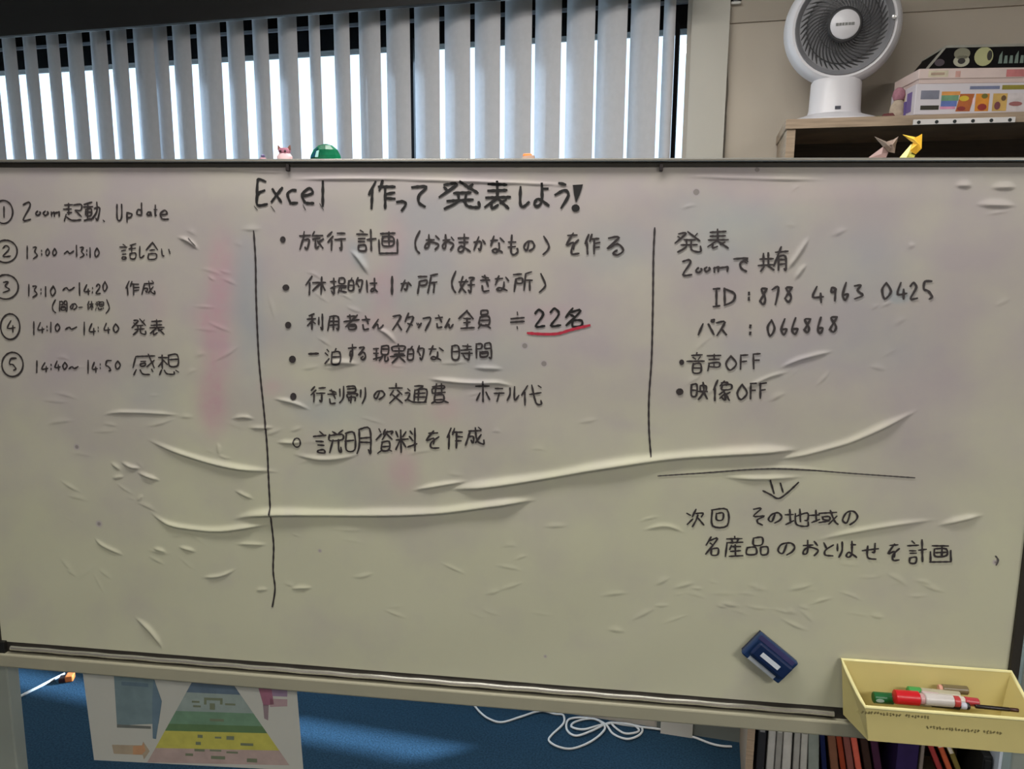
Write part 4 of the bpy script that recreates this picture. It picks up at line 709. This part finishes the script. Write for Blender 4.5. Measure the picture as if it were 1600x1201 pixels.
m = MB(); T = [o for o in C.objects if o.name == 'whiteboard_marker'][0]; m.prism([(0.008 + 0.0065 * math.cos(a), -0.0092, 0.0 + 0.0028 * math.sin(a)) for a in [2 * PI * k / 12 for k in range(12)]], (0, 0.0008, 0)); m.build('cap_emblem', mat('pen_pale', (150, 170, 160), 0.4), T)
pen('whiteboard_marker', 1397, 1500, 1088, -0.058, 0.0105, [(0, .38, 1.05, (196, 18, 30), 'cap'), (.38, .46, .8, (190, 150, 150), 'collar'), (.46, .9, .9, (196, 190, 186), 'barrel'), (.9, 1, .8, (180, 60, 60), 'end_plug')], 'marker with a fat bright red cap in the yellow box')
pen('whiteboard_marker', 1418, 1500, 1079, -0.030, 0.0075, [(0, .25, 1, (70, 150, 74), 'cap'), (.25, 1, .92, (170, 164, 140), 'barrel')], 'thin marker with a light green cap behind the red capped one', 0.02)
pen('whiteboard_marker', 1440, 1530, 1086, -0.042, 0.0072, [(0, .3, 1, (200, 176, 180), 'cap'), (.3, .75, .92, (206, 196, 184), 'barrel'), (.75, 1, .96, (176, 58, 66), 'end_plug')], 'white marker with a pinkish cap and red end in the yellow box', 0.06)
pen('whiteboard_marker', 1455, 1515, 1097, -0.056, 0.0070, [(0, .75, 1, (16, 16, 18), 'cap'), (.75, .92, .8, (190, 192, 206), 'collar'), (.92, 1, .8, (30, 30, 30), 'tip')], 'short black capped marker at the front of the yellow box', 0.03)
pen('pencil', 1524, 1592, 1103, -0.055, 0.0032, [(0, .8, 1, (26, 18, 16), 'shaft'), (.8, 1, .95, (60, 30, 24), 'end_band')], 'thin black pencil lying at the right end of the yellow box', 0.02, 'pencil')
pen('whiteboard_marker', 1466, 1512, 1075, -0.022, 0.0070, [(0, .12, .9, (206, 150, 130), 'collar'), (.12, 1, 1, (112, 100, 70), 'cap')], 'olive brown marker cap at the back of the yellow box', 0.0)

# ------------------------------------------------------------------ small things standing on the top rail
TY = 0.010
def tp(px, py): u, v = bp(px, py, TY); return u, ZB - v
zt = ZB + 0.0095
u, _ = tp(509, 248); hr = (tp(533, 248)[0] - tp(485, 248)[0]) / 2; hh = tp(509, 225)[1] - zt
T = thing('green_dome_toy', 'small faceted dark green domed toy on the top edge of the whiteboard', 'toy', BM @ Matrix.Translation((u, TY, zt)))
m = MB(); m.lathe([(0.001, 0), (hr, 0), (hr * .97, hh * .25), (hr * .78, hh * .62), (hr * .45, hh * .9), (hr * .12, hh), (0.001, hh)], 9, sy=0.5); m.build('dome', mat('dark_green_glossy', (14, 92, 62), 0.2, 0, 0.3, 60), T)
m = MB(); m.prism([(-hr * .5, -hr * .5, hh * .1), (-hr * .3, -hr * .5, hh * .1), (-hr * .25, -hr * .42, hh * .55), (-hr * .42, -hr * .4, hh * .5)], (0, -0.0015, 0)); m.build('painted_glint', mat('pale_green', (150, 200, 196), 0.3), T)  # glassy highlight on the dome, put in as a pale patch
m = MB(); m.prism([(-hr * .95, -hr * .12, hh * .1), (-hr * .6, -hr * .42, hh * .1), (-hr * .35, -hr * .36, hh * .75), (-hr * .6, -hr * .1, hh * .7)], (0, -0.0012, 0)); m.build('blue_facet', mat('petrol_blue', (10, 70, 92), 0.25), T)
u, _ = tp(445, 248); k0 = (tp(457, 248)[0] - tp(435, 248)[0]); hh = tp(445, 227)[1] - zt
T = thing('pink_animal_toy', 'tiny pink and brown eared toy on the top edge, left of the green one', 'toy', BM @ Matrix.Translation((u, TY, zt)))
m = MB(); m.lathe([(0.001, 0), (k0 * .52, 0), (k0 * .55, hh * .2), (k0 * .40, hh * .42), (0.001, hh * .46)], 14, sy=0.7); m.build('body', mat('pale_pink_toy', (206, 176, 180), 0.5), T, smooth=True)
m = MB(); m.lathe([(0.001, hh * .38), (k0 * .36, hh * .42), (k0 * .44, hh * .6), (k0 * .36, hh * .80), (0.001, hh * .84)], 14, sy=0.7); hd = m.build('head', mat('rose_toy', (178, 116, 136), 0.5), T, smooth=True)
for sx_ in (-1, 1):
    m = MB(); m.prism([(sx_ * k0 * .20, -0.003, hh * .74), (sx_ * k0 * .44, -0.003, hh * .66), (sx_ * k0 * .42, -0.003, hh * 1.0)], (0, 0.004, 0)); m.build('ear', mat('brown_toy', (128, 84, 70), 0.5), hd)
    m = MB(); m.lathe([(0.0003, -0.0008), (0.002, 0), (0.0003, 0.0008)], 10, Matrix.Translation((sx_ * k0 * .17, -k0 * .31, hh * .56)) @ Matrix.Rotation(PI / 2, 4, 'X')); m.build('eye', mat('dark_toy', (60, 26, 40), 0.4), hd)
u, _ = tp(411, 248)
T = thing('tiny_bead_toy', 'tiny violet and pink bead figure left of the pink eared toy', 'toy', BM @ Matrix.Translation((u, TY, zt)))
m = MB(); m.lathe([(0.0003, 0), (0.0055, 0), (0.005, 0.003), (0.0003, 0.0042)], 12); m.build('body', mat('pink_bead', (176, 134, 146), 0.5), T, smooth=True)
m = MB(); m.lathe([(0.0003, 0.0035), (0.003, 0.0045), (0.0034, 0.007), (0.0003, 0.0095)], 12); m.build('head', mat('violet_bead', (90, 82, 120), 0.5), T, smooth=True)
u, _ = tp(825, 248); w_ = tp(833, 248)[0] - tp(815, 248)[0]
T = thing('orange_figure', 'tiny orange and brown piece on the top edge near the board centre', 'toy', BM @ Matrix.Translation((u, TY, zt)))
m = MB(); m.hexa([(-w_ * .55, -0.006, 0), (w_ * .6, -0.006, 0), (w_ * .6, 0.006, 0), (-w_ * .55, 0.006, 0), (-w_ * .35, -0.005, 0.0045), (w_ * .55, -0.005, 0.006), (w_ * .55, 0.005, 0.006), (-w_ * .35, 0.005, 0.0045)]); m.build('base', mat('brown_card', (160, 134, 118), 0.6), T, bevel=0.0008)
m = MB(); m.hexa([(-w_ * .45, -0.005, 0.0042), (w_ * .45, -0.005, 0.005), (w_ * .45, 0.004, 0.005), (-w_ * .45, 0.004, 0.0042), (-w_ * .38, -0.004, 0.0085), (w_ * .3, -0.004, 0.0085), (w_ * .3, 0.003, 0.0085), (-w_ * .38, 0.003, 0.0085)]); m.build('orange_top', mat('orange_plastic', (236, 132, 66), 0.4), T, bevel=0.0008)
def bird(name, lab, polys, gr_='folded paper birds on the top edge'):
    cx_ = sum(p[0] for p in polys[-1][0]) / len(polys[-1][0]); u0, _ = tp(cx_, 248)
    T = thing(name, lab, 'origami', BM @ Matrix.Translation((u0, TY, zt)), gr_)
    for pts, rgb, nm in polys:
        m = MB(); P = []
        for k, p in enumerate(pts):
            yy = (0, 0.004, -0.004, 0.003, -0.002, 0.004)[k % 6] + p[2] if len(p) > 2 else (0, 0.004, -0.004, 0.003, -0.002, 0.004)[k % 6]
            uu, vv = bp(p[0], p[1], TY + yy); P.append(Vector((uu - u0, yy, max(0.0, ZB - vv - zt))))
        c_ = sum(P, Vector()) / len(P); c_.y -= 0.004; n = len(P)
        for k in range(n): m.prism([c_, P[k], P[(k + 1) % n]], (0, 0.0006, 0))
        m.build(nm, mat('paper_%d_%d_%d' % rgb, rgb, 0.6, 0, 0.06, 60), T)
bird('origami_bird', 'bright yellow folded paper bird on the top edge of the whiteboard', [([(1410, 210), (1430, 214), (1437, 227), (1424, 221)], (240, 196, 70), 'wing'), ([(1430, 215), (1441, 209), (1440, 232), (1431, 241), (1421, 236), (1426, 224)], (232, 178, 40), 'body'), ([(1424, 225), (1431, 233), (1416, 246), (1405, 247)], (240, 224, 130), 'neck'), ([(1420, 238), (1430, 242), (1428, 248.4), (1410, 248.4)], (186, 184, 84), 'tail')])
bird('origami_bird', 'greyish pink folded paper bird left of the yellow one', [([(1366, 213), (1385, 221), (1393, 231), (1380, 229)], (128, 114, 104), 'wing'), ([(1386, 221), (1396, 218), (1404, 213), (1400, 226), (1398, 239), (1388, 237), (1381, 229)], (134, 116, 104), 'body'), ([(1380, 229), (1388, 238), (1384, 248), (1354, 248.4)], (142, 116, 112), 'tail')])

# ------------------------------------------------------------------ poster hanging behind the board
PY = 0.045
def pp(x, y): u, v = bp(x, y, PY); return Vector((u, PY, ZB - v))
pb0, pb1 = pp(147, 1187), pp(474, 1204); px_ = (pb1 - pb0); pw = px_.length; px_.normalize(); pz_ = (pp(130, 1052) - pb0); pz_ = (pz_ - px_ * pz_.dot(px_)).normalized(); pn_ = px_.cross(pz_)
PM = frame(pb0, px_, pz_.cross(px_) , pz_)
T = thing('poster', 'white poster with a banded pyramid chart hanging below the whiteboard', 'poster', BM @ PM); PI_ = PM.inverted()
def pl(x, y): q = PI_ @ pp(x, y); return (q.x, 0, q.z)
m = MB(); m.box((0, 0, 0), (pw, 0.0008, 0.285)); m.build('poster_sheet', mat('poster_paper', (198, 198, 188), 0.45, 0, 0.03, 5), T)
def pr_(name, pts, rgb, lift=0.0002):
    m = MB(); q = [pl(*p) for p in pts]; m.prism([(a[0], -lift, max(a[2], 0.001)) for a in q], (0, -0.0002, 0)); m.build(name, mat('poster_%d_%d_%d' % rgb, rgb, 0.5, 0, 0.1, 40), T)
def xl(y): return 299 - (y - 1067) * 66 / 119
def xr(y): return 364 + (y - 1068) * 89 / 128
for ya_, yb_, rgb in ((1035, 1081, (100, 118, 134)), (1081, 1110, (152, 166, 160)), (1110, 1130, (116, 150, 122)), (1130, 1141, (100, 130, 88)), (1141, 1168, (198, 192, 92)), (1168, 1191, (186, 164, 156))):
    pr_('pyramid_band', [(xl(ya_), ya_), (xr(ya_ + 4), ya_ + 4), (xr(yb_ + 4), yb_ + 4), (xl(yb_), yb_)], rgb)
pr_('printed_arrow', [(178, 1053), (240, 1058), (253, 1095), (248, 1130), (183, 1133)], (120, 140, 144)); pr_('printed_arrow', [(240, 1058), (253, 1095), (244, 1154), (239, 1153), (238, 1100)], (106, 128, 142), 0.0005)
pr_('printed_bar', [(190, 1064), (232, 1067), (232, 1073), (190, 1070)], (100, 120, 132), 0.0005); pr_('printed_bar', [(183, 1131), (236, 1134), (236, 1138), (183, 1136)], (112, 116, 110), 0.0005)
pr_('printed_arrow', [(402, 1068), (424, 1072), (428, 1100), (412, 1102)], (164, 110, 128)); pr_('printed_arrow', [(411, 1100), (420, 1101), (419, 1125), (413, 1122)], (150, 132, 136)); pr_('printed_tag', [(424, 1076), (449, 1078), (449, 1088), (426, 1087)], (160, 138, 162)); pr_('printed_tag', [(422, 1091), (449, 1092), (449, 1103), (422, 1104)], (176, 150, 152))
pr_('printed_arrow', [(175, 1163), (222, 1164), (224, 1158), (234, 1173), (225, 1186), (223, 1179), (178, 1177)], (176, 160, 136)); pr_('printed_arrow', [(208, 1165), (222, 1164), (224, 1160), (228, 1172), (222, 1178), (208, 1178)], (196, 150, 112), 0.0005)
m = MB()
def pbar(x0, y0, x1, y1): q = [pl(*p) for p in ((x0, y0), (x1, y0 + (x1 - x0) * .04), (x1, y1 + (x1 - x0) * .04), (x0, y1))]; m.poly([(a[0], -0.0007, a[2]) for a in q])
for b_ in ((319, 1089, 348, 1093), (319, 1093, 323, 1100), (344, 1093, 348, 1100), (328, 1098, 336, 1108), (300, 1094, 312, 1097), (302, 1101, 314, 1104), (352, 1098, 368, 1101), (328, 1122, 350, 1126), (309, 1147, 317, 1152), (306, 1158, 314, 1163), (336, 1150, 346, 1153), (354, 1149, 366, 1155), (376, 1160, 396, 1164), (304, 1169, 320, 1173), (328, 1170, 346, 1173), (354, 1173, 372, 1176), (290, 1176, 302, 1180), (330, 1180, 352, 1185), (386, 1184, 402, 1190)): pbar(*b_)
m.build('printed_lettering', mat('poster_print_dark', (122, 130, 104), 0.5), T)

# ------------------------------------------------------------------ cables on the floor
def cable(pts, r, name, lab, m_, lift=None):
    P = []
    for k, (x, y) in enumerate(pts):
        q = fl(x, y, r); q.y = min(q.y, WN - 0.02); q.z = r + (0.0022 * (k % 3) if lift else 0); P.append(tuple(q))
    P = catmull(P, 7); o0 = Vector(P[0]); m = MB(); m.tube([tuple(Vector(p) - o0) for p in P], r, 7)
    o = m.build(name, m_, M=WM @ Matrix.Translation(o0), smooth=True); return tag(o, lab, 'cable')
wc = mat('white_cable', (206, 206, 204), 0.45, 0, 0.03, 20)
cable([(736, 1095), (750, 1113), (765, 1125), (785, 1128), (815, 1120), (845, 1112), (868, 1111), (880, 1118), (880, 1132), (862, 1148), (858, 1158), (872, 1168), (895, 1169), (925, 1158), (945, 1140), (935, 1125), (910, 1119), (888, 1126), (886, 1140), (900, 1150), (925, 1143), (948, 1130), (962, 1121), (985, 1121), (1003, 1132), (1000, 1148), (980, 1156), (958, 1146), (946, 1132), (925, 1124), (900, 1127), (893, 1136), (912, 1141), (940, 1132), (965, 1124), (990, 1129), (998, 1142), (975, 1146), (955, 1131), (975, 1122), (1005, 1127), (1040, 1139), (1080, 1150), (1110, 1162), (1128, 1167), (1143, 1166)], 0.0038, 'coiled_cable', 'white cable loosely coiled on the blue floor beside the bookcase', wc, True)
cable([(8, 1099), (30, 1088), (60, 1073), (85, 1060), (101, 1052)], 0.0050, 'straight_cable', 'short straight white cable leading to the orange plug at the lower left', wc)
q = fl(109, 1062, 0.0); T = thing('cable_plug', 'small orange and black plug on the floor left of the poster', 'plug', wm(q.x, q.y, 0) @ Matrix.Rotation(0.5, 4, 'Z'))
m = MB(); m.box((-0.012, -0.018, 0.0), (0.016, 0.018, 0.024)); m.build('plug_body', mat('orange_plug', (200, 112, 52), 0.45), T, bevel=0.004)
m = MB(); m.box((-0.034, -0.016, 0.0), (-0.012, 0.014, 0.018)); m.build('plug_neck', mat('black_red_plug', (44, 14, 10), 0.5), T, bevel=0.003)
